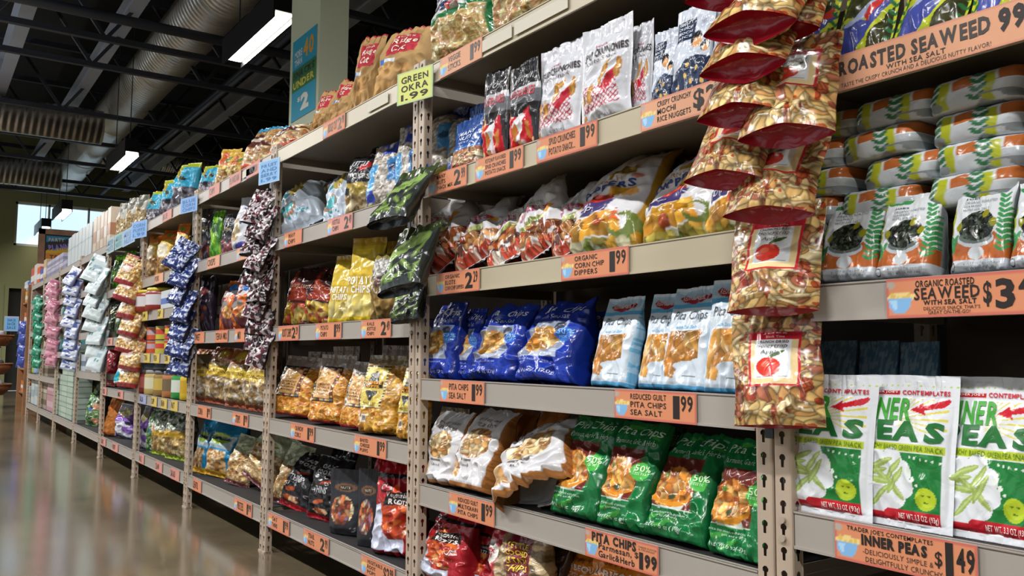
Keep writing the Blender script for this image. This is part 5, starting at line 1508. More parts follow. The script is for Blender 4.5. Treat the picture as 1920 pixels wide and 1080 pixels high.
# ridge cut bay and further
for z, a, b, l, pr, lab, tn in (
    (TOP, 606, 647, ['RIDGE CUT'], '2.99', 'orange price card lettered RIDGE CUT 2.99', 'orange'),
    (Z5, 533, 566, ['WAVY', 'CHIPS'], None, 'orange price card lettered WAVY CHIPS on the silver bag shelf', 'orange'),
    (Z5, 614, 661, ['KETTLE', 'CHIPS'], '2.49', 'pinkish price card lettered KETTLE CHIPS 2.49', 'pink'),
    (Z3, 522, 560, ['ROOT CHIPS'], '2.29', 'orange price card lettered ROOT CHIPS 2.29 below dark red bags', 'orange'),
    (Z3, 592, 640, ['POTATO', 'CHIPS'], '1.99', 'orange price card lettered POTATO CHIPS 1.99 below red bags', 'orange'),
    (Z3, 677, 733, ['KALE', 'KETTLE', 'CHIPS'], '2.49', 'orange price card lettered KALE KETTLE CHIPS below olive bag', 'orange'),
    (Z2, 545, 589, ['CRUNCHY', 'CURLS'], '1.99', 'orange price card lettered CRUNCHY CURLS 1.99', 'orange'),
    (Z2, 664, 724, ['BAKED', 'CHEESE', 'PUFFS'], '1.99', 'orange price card lettered BAKED CHEESE PUFFS 1.99', 'orange'),
    (Z1, 503, 542, ['OAT', 'THINS'], '1.99', 'orange price card lettered OAT THINS 1.99 beside slotted post', 'orange'),
    (Z1, 569, 616, ['TRAIL', 'NUTS'], '2.99', 'orange price card lettered TRAIL NUTS 2.99 below black pouch', 'orange'),
    (Z1, 677, 740, ['VEGETABLE', 'ROOT', 'POPS'], '$2.99', 'orange price card lettered VEGETABLE ROOT POPS 2.99', 'orange'),
    (TOP, 430, 452, ['PLANTAIN'], None, 'pinkish price card lettered PLANTAIN on the top rail', 'pink'),
    (TOP, 392, 412, ['CHIPS'], None, 'pinkish price card lettered CHIPS on the top rail', 'pink'),
    (TOP, 462, 488, ['POPCORN'], None, 'pinkish price card lettered POPCORN beside the blue card', 'pink'),
    (Z5, 389, 412, ['CRISPS'], None, 'peach price card lettered CRISPS below charcoal bags', 'peach'),
    (Z5, 444, 470, ['WHITE CORN'], None, 'peach price card lettered WHITE CORN below white bag', 'peach'),
    (Z3, 366, 383, ['SWEET'], None, 'orange price card lettered SWEET below plum bag', 'orange'),
    (Z3, 404, 427, ['TERRA MIX'], None, 'orange price card lettered TERRA MIX below orange bags', 'orange'),
    (Z3, 440, 466, ['MIX'], '1.99', 'orange price card lettered MIX 1.99 below orange bags', 'orange'),
    (Z2, 371, 395, ['CORN'], '1.99', 'orange price card lettered CORN 1.99 below tortilla strips', 'orange'),
    (Z2, 436, 465, ['STRIPS'], '1.99', 'orange price card lettered STRIPS 1.99 below tortilla strips', 'orange'),
    (Z1, 362, 377, ['LENTIL'], None, 'orange price card lettered LENTIL below blue lentil bags', 'orange'),
    (Z1, 439, 472, ['PRETZEL'], '1.99', 'orange price card lettered PRETZEL 1.99 below beige bags', 'orange'),
    (TOP, 305, 322, ['BLUE'], None, 'small pinkish price card below the blue tortilla bags', 'pink'),
    (Z5, 290, 306, ['PORK'], None, 'small peach price card below the yellow pork rinds', 'peach'),
    (1.028, 267, 277, ['JAM'], None, 'small yellow price card below the red jars', 'yellow'),
    (1.028, 296, 306, ['DIP'], None, 'small yellow price card below the white carton', 'yellow'),
    (.772, 270, 281, ['TIN'], None, 'small yellow price card first along the tin shelf', 'yellow'),
    (.772, 288, 299, ['FISH'], None, 'small yellow price card second along the tin shelf', 'yellow'),
    (.772, 309, 320, ['TUNA'], None, 'small yellow price card third along the tin shelf', 'yellow'),
    (.522, 262, 274, ['SALSA'], None, 'small lilac price card first along the jar shelf', 'lilac'),
    (.522, 284, 294, ['DIP'], None, 'small yellow price card second along the jar shelf', 'yellow'),
    (.522, 302, 313, ['BEAN'], None, 'small yellow price card third along the jar shelf', 'yellow'),
    (.522, 321, 333, ['NUT'], None, 'small yellow price card last along the jar shelf', 'yellow'),
    (.168, 261, 270, ['KALE'], None, 'small pink price card below the dark salad bag', 'pink'),
    (.168, 292, 304, ['SLAW'], None, 'small pink price card below the middle salad bag', 'pink'),
    (.168, 320, 336, ['SALAD'], None, 'pink price card below the largest salad bag', 'pink'),
    (1.232, 217, 226, ['VEG'], None, 'tiny pink price card below the green vegetable chips', 'pink'),
    (.882, 203, 211, ['NUTS'], None, 'tiny pink price card below the evergreen nut bag', 'pink'),
    (.522, 193, 200, ['RED'], None, 'tiny pink price card below the long red bag', 'pink'),
    (.522, 221, 231, ['MIX'], None, 'tiny pink price card below the turquoise bag', 'pink'),
    (.162, 190, 198, ['KRAFT'], None, 'tiny pink price card below the kraft bag', 'pink'),
    (.162, 211, 221, ['FRUIT'], None, 'tiny pink price card below the purple bag', 'pink'),
):
    ptag(z, a, b, l, pr, lab, tn, bowl=(b - a) > 24)
# clear ticket strips on the top rails
for k, (u0, u1) in enumerate(((690, 728), (905, 960), (965, 1065), (455, 478))):
    xa, xb = x_at(u0, -.004, TOP - .03), x_at(u1, -.004, TOP - .03)
    o = card('ticket_strip', xb - xa, .03, 4, 4, lambda p: p.fill('#cdc8b8'), [], ((xa + xb) / 2, -.0045, TOP - .045), 0, 'card', 'blank pale ticket strip on the top rail, ' + ('below the ridge cut chips', 'next to the veggie sticks card', 'long one below the veggie sticks', 'beside the popcorn card')[k], 'ticket strip', thick=.002)


# cards that stick out on the rail into the aisle
def flag(zc, u0, v0, u1, v1, y, rz, lines, label, tone, edge):
    a, b = on_y(u0, (v0 + v1) / 2, y), on_y(u1, (v0 + v1) / 2, y)
    ztop, zbot = on_y((u0 + u1) / 2, v0, y)[2], on_y((u0 + u1) / 2, v1, y)[2]
    W = (b[0] - a[0]) / max(.3, math.cos(rz)); H = ztop - zbot; n = len(lines)
    def pa(p): p.fill(edge); p.rect(.06, .06, .94, .94, tone)
    tx = [(t, (.12, .88 - (k + 1) * .8 / n + .02, .88, .88 - k * .8 / n - .03), INK if tone == '#d6dc7a' else '#4a78b0', dict(bold=.02, jit=.05)) for k, t in enumerate(lines)]
    r = card('hanging_sign', W, H, 14, 16, pa, tx, ((a[0] + b[0]) / 2, y, zbot), rz, 'card', label, 'hanging sign')
    MB().box(-.008, .008, .0, -y - .005 if rz == 0 else .02, H - .012, H).build('sign_clip', 'white', r)


flag(1.6, 756, 130, 801, 190, -.03, .25, ['GREEN', 'OKRA', '1.99'], 'yellow green hanging sign lettered OKRA 1.99 at the rail end', '#d6dc7a', '#a9c9a0')
flag(1.6, 493, 300, 517, 343, -.03, .2, ['FRUIT', 'AND', 'BERRY', '1.99'], 'light blue hanging sign above the dark berry bags', '#86b4e0', '#a9cdee')
flag(1.6, 346, 370, 363, 398, -.03, .2, ['BLUE', 'CORN', 'CHIPS'], 'light blue hanging sign above the navy floral bags', '#7fa8dc', '#94bce8')
flag(1.6, 254, 415, 268, 446, -.03, .2, ['CORN', 'PUFFS', '1.99'], 'light blue hanging sign above the maize bags', '#7fa8dc', '#94bce8')
for k, (u0, v0, u1, v1, tn) in enumerate(((231, 428, 253, 458, '#86a8c8'), (216, 438, 230, 466, '#7fae9a'), (201, 446, 214, 474, '#9ab0a8'))):
    flag(1.6, u0, v0, u1, v1, -.006, 0, ['MIXED', 'NUTS'], ('blue grey', 'sea green', 'pale green')[k] + ' picture card on the rail below the clear nut bags', tn, '#a8c4d8')

# ------------------------------------------------------------------ bags on the shelves, from the near end
# inner peas
for k, (a, b, ut, vt) in enumerate(((1446, 1628, 1546, 701), (1588, 1780, 1696, 702), (1740, 1946, 1856, 705))):
    put('inner_peas', a, b, ut, vt, .527, 'white and green pea snack sachet, ' + ('half behind the slotted post', 'middle one of the front three', 'cut off at the frame edge')[k], y=.022 + .011 * k, var=k, cat='snack sachet', group='pea sachets', obj='snack_sachet')
for k, (a, b, ut, vt, g_) in enumerate(((1512, 1592, 1560, 640, 0), (1596, 1672, 1640, 640, 0), (1676, 1752, 1716, 642, 0))):
    put('blue_speckle', a, b, ut, vt, .53, 'speckled pale blue bag in the dark behind the inner peas, ' + ('nearest the post', 'second from the post', 'third from the post')[k], y=.36, yt=.37, cat='chip bag', obj='chip_bag')
# organic seaweed multipacks
for k, (a, b, ut, vt, y) in enumerate(((1448, 1528, 1496, 388, .06), (1531, 1640, 1600, 372, .055), (1642, 1748, 1702, 362, .055), (1778, 1890, 1838, 342, .06), (1894, 2000, 1950, 334, .06))):
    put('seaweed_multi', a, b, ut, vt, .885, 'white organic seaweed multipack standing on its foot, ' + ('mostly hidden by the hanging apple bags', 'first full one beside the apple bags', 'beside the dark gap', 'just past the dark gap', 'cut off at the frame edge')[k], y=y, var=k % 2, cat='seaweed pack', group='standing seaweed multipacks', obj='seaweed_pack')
rr = random.Random(4)
for row in range(4):
    for c in range(3):
        x = -.885 + c * .132 + .012 * rr.uniform(-1, 1) + .02 * (row % 2)
        z = 1.042 + row * .036 - (.005 * row)
        if row == 0: z = 1.042
        mt = Matrix.Translation((x, .135 + .01 * rr.uniform(-1, 1), .99 + row * .047)) @ Matrix.Rotation(rr.uniform(-.05, .05), 4, 'Z') @ Matrix.Rotation(rr.uniform(-.03, .03), 4, 'Y')
        emit_kind('seaweed_lying', (row + c) % 3, mt, 'clear wrapped seaweed multipack lying flat, ' + ('bottom', 'second', 'third', 'top')[row] + ' layer, ' + ('nearest the apple bags', 'middle column', 'last column')[c], 'seaweed pack', 'stacked seaweed multipacks', 'seaweed_pack')
for k, (x, y, z, s_) in enumerate(((-.47, .2, 1.02, 1.0), (-.45, .22, 1.1, .9), (-.42, .33, 1.0, 1.1), (-.3, .3, 1.05, 1.1), (-.62, .33, 1.0, 1.0), (-.5, .36, 1.0, 1.0))):
    mt = Matrix.Translation((x, y, z - .1)) @ Matrix.Rotation(.5 * k, 4, 'Z') @ Matrix.Scale(s_, 4)
    emit_kind('gray_film_pack', k % 3, mt, 'crumpled grey clear wrapped pack on the seaweed shelf, ' + ('on top by the gap', 'leaning on top of another', 'deep beside the frame edge', 'at the frame edge', 'behind the stacked multipacks', 'deep in the gap')[k], 'seaweed pack', 'loose grey packs', 'seaweed_pack')
# roasted seaweed, top
for k, (a, b, ut, vt) in enumerate(((1476, 1548, 1545, -40), (1553, 1662, 1645, -75), (1664, 1800, 1790, -120), (1802, 1960, 1950, -190))):
    put('lime_seaweed', a, b, ut, vt, 1.238, 'lime green roasted seaweed sachet, ' + ('half behind the apple bags', 'first whole one past the apple bags', 'second whole one past the apple bags', 'cut off at the frame edge')[k], y=.03, var=k % 2, cat='seaweed sachet', group='lime seaweed sachets', obj='seaweed_sachet')
# pita chips: blue
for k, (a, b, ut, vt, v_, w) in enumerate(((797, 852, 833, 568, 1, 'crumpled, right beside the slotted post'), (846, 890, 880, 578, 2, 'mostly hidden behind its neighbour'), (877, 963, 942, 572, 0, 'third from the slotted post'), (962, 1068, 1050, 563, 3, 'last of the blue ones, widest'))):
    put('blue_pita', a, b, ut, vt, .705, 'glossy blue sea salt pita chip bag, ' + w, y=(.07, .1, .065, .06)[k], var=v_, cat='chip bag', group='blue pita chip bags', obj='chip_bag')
put('blue_pita', 1085, 1150, 1130, 580, .705, 'dark blue pita chip bag deep behind the front row', y=.25, var=1, cat='chip bag', obj='chip_bag')
for k, (a, b, ut, vt, v_) in enumerate(((1102, 1172, 1166, 558, 0), (1194, 1254, 1246, 550, 1), (1234, 1322, 1300, 538, 0), (1316, 1408, 1372, 522, 1))):
    put('light_pita', a, b, ut, vt, .705, 'pale blue reduced guilt pita chip bag, ' + ('next to the blue bags', 'second from the blue bags, half hidden', 'third from the blue bags', 'tallest, touching the hanging apple bags')[k], y=(.06, .07, .055, .055)[k], var=v_, cat='chip bag', group='reduced guilt pita chip bags', obj='chip_bag')
# multigrain
put('multigrain_pita', 794, 850, 838, 772, .418, 'multigrain pita chip bag beside the slotted post', y=.06, var=0, cat='chip bag', group='multigrain pita chip bags', obj='chip_bag')
put('multigrain_pita', 842, 908, 916, 766, .418, 'white and tan multigrain pita chip bag, second from the slotted post', y=.055, var=1, cat='chip bag', group='multigrain pita chip bags', obj='chip_bag')
put('multigrain_pita', 930, 1042, 1010, 828, .418, 'sagging multigrain pita chip bag drooping over the rail', y=.02, yt=.1, var=2, cat='chip bag', group='multigrain pita chip bags', obj='chip_bag', dep=1.2, lift=-.012)
for k, (a, b, ut, vt) in enumerate(((930, 975, 968, 770), (985, 1030, 1022, 772))):
    put('kraft_bag', a, b, ut, vt, .418, 'brown chip bag seen from its back behind the sagging one, ' + ('nearer the post', 'nearer the green bags')[k], y=.2, var=k, cat='chip bag', obj='chip_bag')
for k, (a, b, ut, vt) in enumerate(((1030, 1120, 1108, 782), (1115, 1206, 1196, 793), (1202, 1314, 1312, 816), (1326, 1436, 1405, 826))):
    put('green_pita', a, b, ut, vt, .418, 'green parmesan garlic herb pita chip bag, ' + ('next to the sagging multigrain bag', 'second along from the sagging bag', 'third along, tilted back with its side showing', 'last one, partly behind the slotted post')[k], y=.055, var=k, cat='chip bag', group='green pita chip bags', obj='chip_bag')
for k, (a, b, ut, vt) in enumerate(((1180, 1260, 1230, 800), (1290, 1370, 1345, 820))):
    put('green_pita', a, b, ut, vt, .418, 'dark green pita chip bag in the second row, ' + ('behind the middle bags', 'behind the last bags')[k], y=.2, var=k, cat='chip bag', obj='chip_bag')
# corn chip dippers
for k, (a, b, ut, vt, yt, v_, w) in enumerate(((797, 862, 836, 392, .15, 0, 'leaning back beside the slotted post'), (850, 918, 922, 396, .19, 1, 'second from the slotted post'), (918, 984, 978, 402, .2, 2, 'third from the slotted post'), (974, 1040, 1012, 358, .15, 0, 'tallest of the elote bags'), (1032, 1098, 1085, 360, .18, 1, 'tucked behind the big corn chip bag'))):
    put('dipper_elote', a, b, ut, vt, .99, 'white elote corn chip dipper bag, ' + w, y=(.07, .06, .06, .065, .07)[k], yt=yt, var=v_, cat='chip bag', group='elote dipper bags', obj='chip_bag')
put('dipper_corn', 1044, 1172, 1192, 280, .99, 'large white corn chip dipper bag slumped back with its top folded over', y=.075, yt=.21, var=0, cat='chip bag', group='corn chip dipper bags', obj='chip_bag')
put('dipper_corn', 1188, 1322, 1322, 270, .99, 'white corn chip dipper bag beside the slumped one', y=.085, yt=.2, var=1, cat='chip bag', group='corn chip dipper bags', obj='chip_bag')
put('dipper_corn', 1312, 1438, 1420, 250, .99, 'white corn chip dipper bag half behind the hanging apple bags', y=.085, yt=.2, var=2, cat='chip bag', group='corn chip dipper bags', obj='chip_bag')
put('plantain', 1245, 1325, 1310, 262, .99, 'olive yellow chip bag behind the corn chip dippers', y=.3, yt=.34, var=0, cat='chip bag', obj='chip_bag')
# spud crunchies and mochi
for k, (a, b, ut, vt, y) in enumerate(((800, 838, 818, 208, .2), (836, 868, 853, 212, .22))):
    put('rice_cake', a, b, ut, vt, 1.31, 'clear rice cake bag tied with a blue top, ' + ('beside the slotted post', 'behind the blue nut pouch')[k], y=y, yt=y + .01, var=k, obj='snack_bag')
tag(MB().box(-2.09, -1.93, .13, .29, 1.268, 1.312, '#8a6a48').build('tray_carton', 'goods'), 'brown cardboard tray under the blue topped rice cake bags', 'carton')
for k, (a, b, ut, vt, y, w) in enumerate(((838, 890, 872, 222, .055, 'standing in front'), (866, 905, 892, 194, .1, 'behind the other'))):
    put('blue_nuts', a, b, ut, vt, 1.268, 'blue many nuts snack mix pouch, ' + w, y=y, var=k, cat='snack pouch', group='blue nut pouches', obj='snack_pouch')
for k, (a, b, ut, vt) in enumerate(((897, 944, 928, 128), (946, 1002, 978, 116))):
    put('spud_black', a, b, ut, vt, 1.268, 'black ketchup spud crunchies sachet, ' + ('next to the blue pouches', 'next to the white sachets')[k], y=.03, var=k, cat='snack sachet', group='ketchup spud sachets', obj='snack_sachet')
for k, (a, b, ut, vt, y) in enumerate(((1000, 1082, 1048, 80, .03), (1084, 1176, 1132, 40, .028), (1176, 1216, 1204, 40, .06))):
    put('spud_white', a, b, ut, vt, 1.268, 'white spud crunchies sachet, ' + ('next to the black ones', 'largest, its front flat to the aisle', 'narrow one half behind its neighbour')[k], y=y, var=k, cat='snack sachet', group='white spud sachets', obj='snack_sachet')
for k, (a, b, ut, vt, y) in enumerate(((1217, 1258, 1242, 56, .05), (1254, 1325, 1298, 8, .035), (1326, 1366, 1350, 12, .05))):
    put('mochi', a, b, ut, vt, 1.268, 'white and navy mochi nugget pouch, ' + ('next to the white spud sachets', 'whole front showing', 'half behind the hanging apple bags')[k], y=y, var=k, cat='snack pouch', group='mochi pouches', obj='snack_pouch')
# veggie sticks on top
for k, (a, b, ut, vt, y) in enumerate(((792, 906, 862, -62, .06), (908, 1035, 985, -150, .06), (1040, 1150, 1110, -230, .07))):
    put('veggie_sticks', a, b, ut, vt, 1.588, 'clear and green veggie stick bag on the top shelf, ' + ('next to the ridge cut chips', 'second from the ridge cut chips', 'almost out of the picture')[k], y=y, var=k, cat='chip bag', group='veggie stick bags', obj='chip_bag')
# lowest shelf of the pita bay
put('red_pops', 789, 862, 838, 955, .163, 'red and white root chip bag on the lowest shelf, beside the slotted post', y=.06, var=1, cat='chip bag', obj='chip_bag')
put('red_pops', 866, 915, 905, 985, .163, 'red root chip bag standing behind the first on the lowest shelf', y=.12, var=0, cat='chip bag', obj='chip_bag')
put('kettle_potato', 905, 1016, 960, 978, .163, 'red and clear kettle cooked potato chip bag on the lowest shelf', y=.06, var=0, cat='chip bag', obj='chip_bag')
put('brown_small', 1010, 1050, 1040, 1015, .163, 'dark brown chip bag between the kettle and barbeque bags', y=.12, var=0, cat='chip bag', obj='chip_bag')
for k, (a, b, ut, vt) in enumerate(((1040, 1130, 1088, 1032), (1100, 1230, 1150, 1034))):
    put('bbq_orange', a, b, ut, vt, .163, 'orange barbeque potato chip bag on the lowest shelf, ' + ('darker, set back', 'front one with its name showing')[k], y=(.16, .07)[k], var=k, cat='chip bag', group='barbeque chip bags', obj='chip_bag')
# ridge cut
for k, (a, b, ut, vt, y) in enumerate(((578, 615, 612, 168, .07), (612, 652, 650, 146, .07), (652, 702, 692, 62, .07), (696, 790, 760, 42, .08))):
    put('ridge_cut', a, b, ut, vt, 1.588, 'brown and red ridge cut chip bag, ' + ('beside the popcorn bags', 'second from the popcorn bags', 'third from the popcorn bags, taller', 'widest, its top folded forward')[k], y=y, var=k, cat='chip bag', group='ridge cut bags', obj='chip_bag')
for k, (a, b, ut, vt) in enumerate(((442, 514, 502, 234), (500, 572, 550, 238))):
    put('kettle_corn', a, b, ut, vt, 1.588, 'clear popcorn bag with brown and blue top, ' + ('beside the plantain chips', 'beside the green column')[k], y=.08, yt=.16, var=k, obj='popcorn_bag', group='popcorn bags')
# silver white bags
for k, (kn, a, b, ut, vt, y, yt, lab) in enumerate((
    ('pineapple_white', 524, 600, 554, 350, .06, .14, 'silver white chip bag with a pineapple print, beside the berry bags'),
    ('pineapple_white', 570, 626, 606, 324, .22, .27, 'silver white chip bag standing behind the pineapple one'),
    ('pineapple_white', 602, 652, 640, 320, .07, .16, 'silver white chip bag leaning beside the black chip bag'),
    ('black_chips', 638, 694, 678, 286, .06, None, 'black kettle chip bag with golden chips printed'),
    ('black_chips', 660, 700, 706, 268, .16, None, 'black chip bag in the second row behind the kettle one'),
    ('blue_popcorn', 682, 750, 722, 270, .06, .1, 'blue and clear popcorn bag beside the black chip bag'),
    ('blue_popcorn', 738, 786, 765, 234, .1, .12, 'blue and clear popcorn bag beside the slotted post'),
    ('blue_popcorn', 770, 790, 785, 215, .2, .2, 'blue and clear popcorn bag deep behind the slotted post'))):
    put(kn, a, b, ut, vt, Z5 - .002, lab, y=y, yt=yt, var=k % 3, cat='chip bag', obj='chip_bag')
# dark red, yellow, olive
for k, (kn, a, b, ut, vt, y, lab) in enumerate((
    ('red_dark', 520, 578, 574, 498, .06, 'dark red root chip bag beside the berry bags'),
    ('red_dark', 550, 622, 624, 512, .06, 'dark red root chip bag second from the berry bags'),
    ('red_dark', 566, 610, 600, 500, .2, 'dark red root chip bag in the second row'),
    ('yellow_potato', 610, 660, 648, 480, .07, 'yellow potato chip bag, narrow one'),
    ('yellow_potato', 644, 708, 686, 445, .06, 'yellow potato chip bag, tallest of its shelf'),
    ('yellow_potato', 690, 735, 728, 452, .2, 'yellow olive chip bag in the second row'),
    ('olive_kettle', 684, 748, 724, 468, .06, 'olive and brown kettle chip bag beside the hanging okra bags'))):
    put(kn, a, b, ut, vt, Z3 - .002, lab, y=y, var=k % 3, cat='chip bag', obj='chip_bag')
# curls and puffs
for k, (a, b, ut, vt) in enumerate(((506, 588, 560, 672), (576, 650, 624, 668), (634, 694, 682, 682))):
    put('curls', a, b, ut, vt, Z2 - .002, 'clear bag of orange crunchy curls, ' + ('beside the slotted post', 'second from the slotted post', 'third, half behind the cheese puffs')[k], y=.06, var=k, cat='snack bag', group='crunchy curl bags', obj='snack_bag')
put('cheese_puffs', 666, 752, 716, 668, Z2 - .002, 'clear cheese puff bag with yellow and black label, front one', y=.055, var=0, group='cheese puff bags')
put('cheese_puffs', 740, 790, 776, 676, Z2 - .002, 'clear cheese puff bag cut by the slotted post', y=.07, var=1, group='cheese puff bags')
for k, (a, b, ut, vt) in enumerate(((560, 610, 590, 660), (615, 670, 640, 650), (700, 760, 735, 648))):
    put('curls', a, b, ut, vt, Z2 - .002, 'orange snack bag standing in the second row, ' + ('behind the first curls', 'behind the middle curls', 'behind the cheese puffs')[k], y=.22, var=k, cat='snack bag', obj='snack_bag')
put('cheese_puffs', 800, 850, 832, 765, .418, 'cheese puff bag deep behind the multigrain bags', y=.18, var=0)
# lowest shelf
for k, (kn, a, b, ut, vt, y, lab) in enumerate((
    ('beige_pretzel', 432, 514, 530, 826, .06, 'clear bag of beige pretzel sticks crossing behind the slotted post'),
    ('beige_pretzel', 408, 462, 470, 822, .06, 'clear bag of beige pretzel sticks, beside the blue lentil bags'),
    ('beige_pretzel', 496, 548, 562, 836, .07, 'clear bag of beige pretzel sticks, beside the black cookie bag'),
    ('black_cookie', 508, 574, 592, 856, .06, 'black bag with red foot, beside the pretzel sticks'),
    ('black_cookie', 564, 636, 622, 860, .07, 'black bag with red foot, beside the black pouch'),
    ('black_pouch', 612, 676, 642, 882, .05, 'matt black nut pouch with its face to the aisle'),
    ('black_pouch', 666, 706, 688, 880, .05, 'matt black nut pouch turned half away'),
    ('red_pops', 690, 744, 718, 858, .1, 'red root chip bag set behind the front red one'),
    ('red_pops', 694, 786, 742, 864, .06, 'red and white vegetable root chip bag beside the slotted post'),
    ('black_cookie', 600, 650, 640, 842, .25, 'black bag deep in the second row'))):
    put(kn, a, b, ut, vt, Z1 - .002, lab, y=y, var=k % 3, cat='chip bag', obj='chip_bag', yaw=.0)
# blue lentil, tortilla strips, plum, charcoal
for k, (a, b, ut, vt) in enumerate(((352, 382, 394, 786), (372, 440, 428, 788))):
    put('blue_lentil', a, b, ut, vt, Z1 - .002, 'blue and lime lentil chip bag, ' + ('beside the slotted post', 'in front with its window showing')[k], y=.06, var=k, cat='chip bag', group='blue lentil bags', obj='chip_bag')
for k, (a, b, ut, vt) in enumerate(((346, 388, 380, 655), (372, 430, 420, 652), (410, 466, 454, 655), (448, 504, 490, 660))):
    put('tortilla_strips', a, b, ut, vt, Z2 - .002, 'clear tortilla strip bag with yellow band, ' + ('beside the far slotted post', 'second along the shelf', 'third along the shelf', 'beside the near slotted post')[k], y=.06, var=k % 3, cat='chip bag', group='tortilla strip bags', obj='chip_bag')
for k, (kn, a, b, ut, vt, y, lab) in enumerate((
    ('plum_chips', 364, 398, 386, 515, .06, 'plum purple chip bag beside the navy floral bags'), ('orange_mix', 402, 444, 440, 526, .08, 'orange and plum chip bag, set back'),
    ('orange_mix', 426, 480, 464, 524, .06, 'orange and blue topped chip bag beside the berry bags'))):
    put(kn, a, b, ut, vt, Z3 - .002, lab, y=y, var=k, cat='chip bag', obj='chip_bag')
for k, (kn, a, b, ut, vt, y, lab) in enumerate((
    ('charcoal_pink', 366, 396, 386, 390, .06, 'charcoal and pink crisp bag beside the slotted post'), ('green_bag', 388, 414, 408, 394, .07, 'bright green chip bag between charcoal bags'),
    ('charcoal_pink', 408, 436, 430, 400, .08, 'charcoal and pink crisp bag beside the white bag'), ('white_crisps', 430, 480, 464, 368, .06, 'white crisp bag with navy specks beside the berry bags'))):
    put(kn, a, b, ut, vt, Z5 - .002, lab, y=y, var=k, cat='chip bag', obj='chip_bag')
for k, (kn, a, b, ut, vt, y, lab) in enumerate((
    ('plantain', 392, 432, 430, 278, .07, 'yellow plantain chip bag beside the blue tortilla bags'), ('plantain', 420, 458, 448, 284, .09, 'yellow plantain chip bag beside the popcorn'),
    ('blue_tortilla', 362, 390, 392, 310, .07, 'blue tortilla chip bag beside the plantain chips'), ('blue_tortilla', 378, 398, 404, 308, .1, 'blue tortilla chip bag half behind the plantain chips'),
    ('blue_tortilla', 312, 362, 348, 305, .06, 'blue and olive tortilla chip bag, largest of its row'), ('blue_tortilla', 292, 324, 318, 336, .07, 'blue and olive tortilla chip bag, second from the clear nuts'),
    ('blue_tortilla', 266, 298, 292, 358, .07, 'blue and olive tortilla chip bag beside the clear nuts'),
    ('clear_nuts', 246, 270, 266, 364, .07, 'clear nut bag beside the blue tortilla bags'), ('clear_nuts', 230, 252, 248, 370, .07, 'clear nut bag second from the blue tortilla bags'),
    ('clear_nuts', 213, 234, 230, 380, .07, 'clear nut bag third from the blue tortilla bags'), ('clear_nuts', 200, 214, 214, 396, .08, 'clear nut bag beside the pale brown cartons'))):
    put(kn, a, b, ut, vt, 1.588, lab, y=y, var=k % 3, cat='chip bag', obj='chip_bag')
for k, (a, b, ut, vt) in enumerate(((264, 296, 292, 434), (284, 328, 318, 430), (318, 346, 342, 418))):
    put('pork_rinds', a, b, ut, vt, Z5 - .002, 'yellow pork rind bag, ' + ('beside the maize bags', 'middle one', 'beside the navy floral bags')[k], y=.06, var=k, cat='snack bag', group='pork rind bags')
for k, (kn, a, b, ut, vt, lab) in enumerate((('purple_bag', 256, 274, 274, 762, 'purple and white fruit bag beside the far slotted post'), ('leaf_bag', 268, 290, 290, 768, 'dark green leafy bag among the salad bags'), ('salad_bag', 276, 310, 306, 770, 'clear bag with orange foot among the salad bags'), ('salad_bag', 298, 350, 336, 763, 'large clear bag of greens and pasta beside the slotted post'))):
    put(kn, a, b, ut, vt, .166, lab, y=.06, var=k % 3, obj='salad_bag', cat='salad bag')
for k, (kn, z, a, b, ut, vt, lab) in enumerate((('green_bag', 1.23, 204, 226, 222, 478, 'green vegetable chip bag beside the white hanging bags'), ('green_bag', 1.23, 220, 248, 240, 470, 'green vegetable chip bag beside the maize bags'),
    ('evergreen_nuts', .88, 196, 220, 214, 570, 'dark evergreen nut bag beside the white hanging bags'), ('evergreen_nuts', .88, 210, 230, 228, 568, 'dark evergreen nut bag beside the maize bags'),
    ('red_long', .52, 188, 214, 208, 654, 'tall dark red bag with orange panel'), ('turquoise_bag', .52, 211, 252, 236, 676, 'white bag with turquoise squares and red foot'),
    ('kraft_bag', .16, 192, 222, 214, 746, 'large kraft paper bag on the lowest shelf'), ('purple_bag', .16, 204, 248, 240, 760, 'purple and white bag beside the kraft bag'),
    ('leaf_bag', .165, 152, 182, 178, 738, 'clear bag of green leaves on the lowest shelf'), ('evergreen_nuts', .165, 160, 182, 178, 712, 'dark bag above the leafy green bag'))):
    put(kn, a, b, ut, vt, z, lab, y=(.06 if k != 9 else .2), var=k % 3, obj='snack_bag')

# ------------------------------------------------------------------ bags hung on strips down the posts
def strip_holder(x, z0, z1, label):
    r = empty('clip_strip', (x, -.012, z0)); tag(r, label, 'clip strip', 'hanging merchandise strips')
    MB().box(-.008, .008, -.001, .001, 0, z1 - z0).build('strip_band', 'black', r)
    h = MB()
    for k in range(int((z1 - z0) / .09)): h.box(-.012, .012, -.014, 0, .03 + k * .09, .036 + k * .09)
    h.build('hook', 'black', r)


strip_holder(POSTX[1], .64, 1.6, 'black clip strip holding the apple chip pouches')
strip_holder(POSTX[2] - .03, .86, 1.24, 'black clip strip holding the okra chip pouches')
strip_holder(POSTX[3], .68, 1.52, 'black clip strip holding the dark berry bags')
strip_holder(POSTX[4], .62, 1.5, 'black clip strip holding the navy floral bags')
strip_holder(POSTX[5], .6, 1.5, 'black clip strip holding the maize bags')
strip_holder(POSTX[6], .62, 1.5, 'black clip strip holding the white and green bags')
strip_holder(POSTX[7], .6, 1.5, 'black clip strip holding the blue striped bags')
strip_holder(POSTX[8], .6, 1.5, 'black clip strip holding the rose bags')
strip_holder(POSTX[9], .6, 1.45, 'black clip strip holding the green bauble bags')

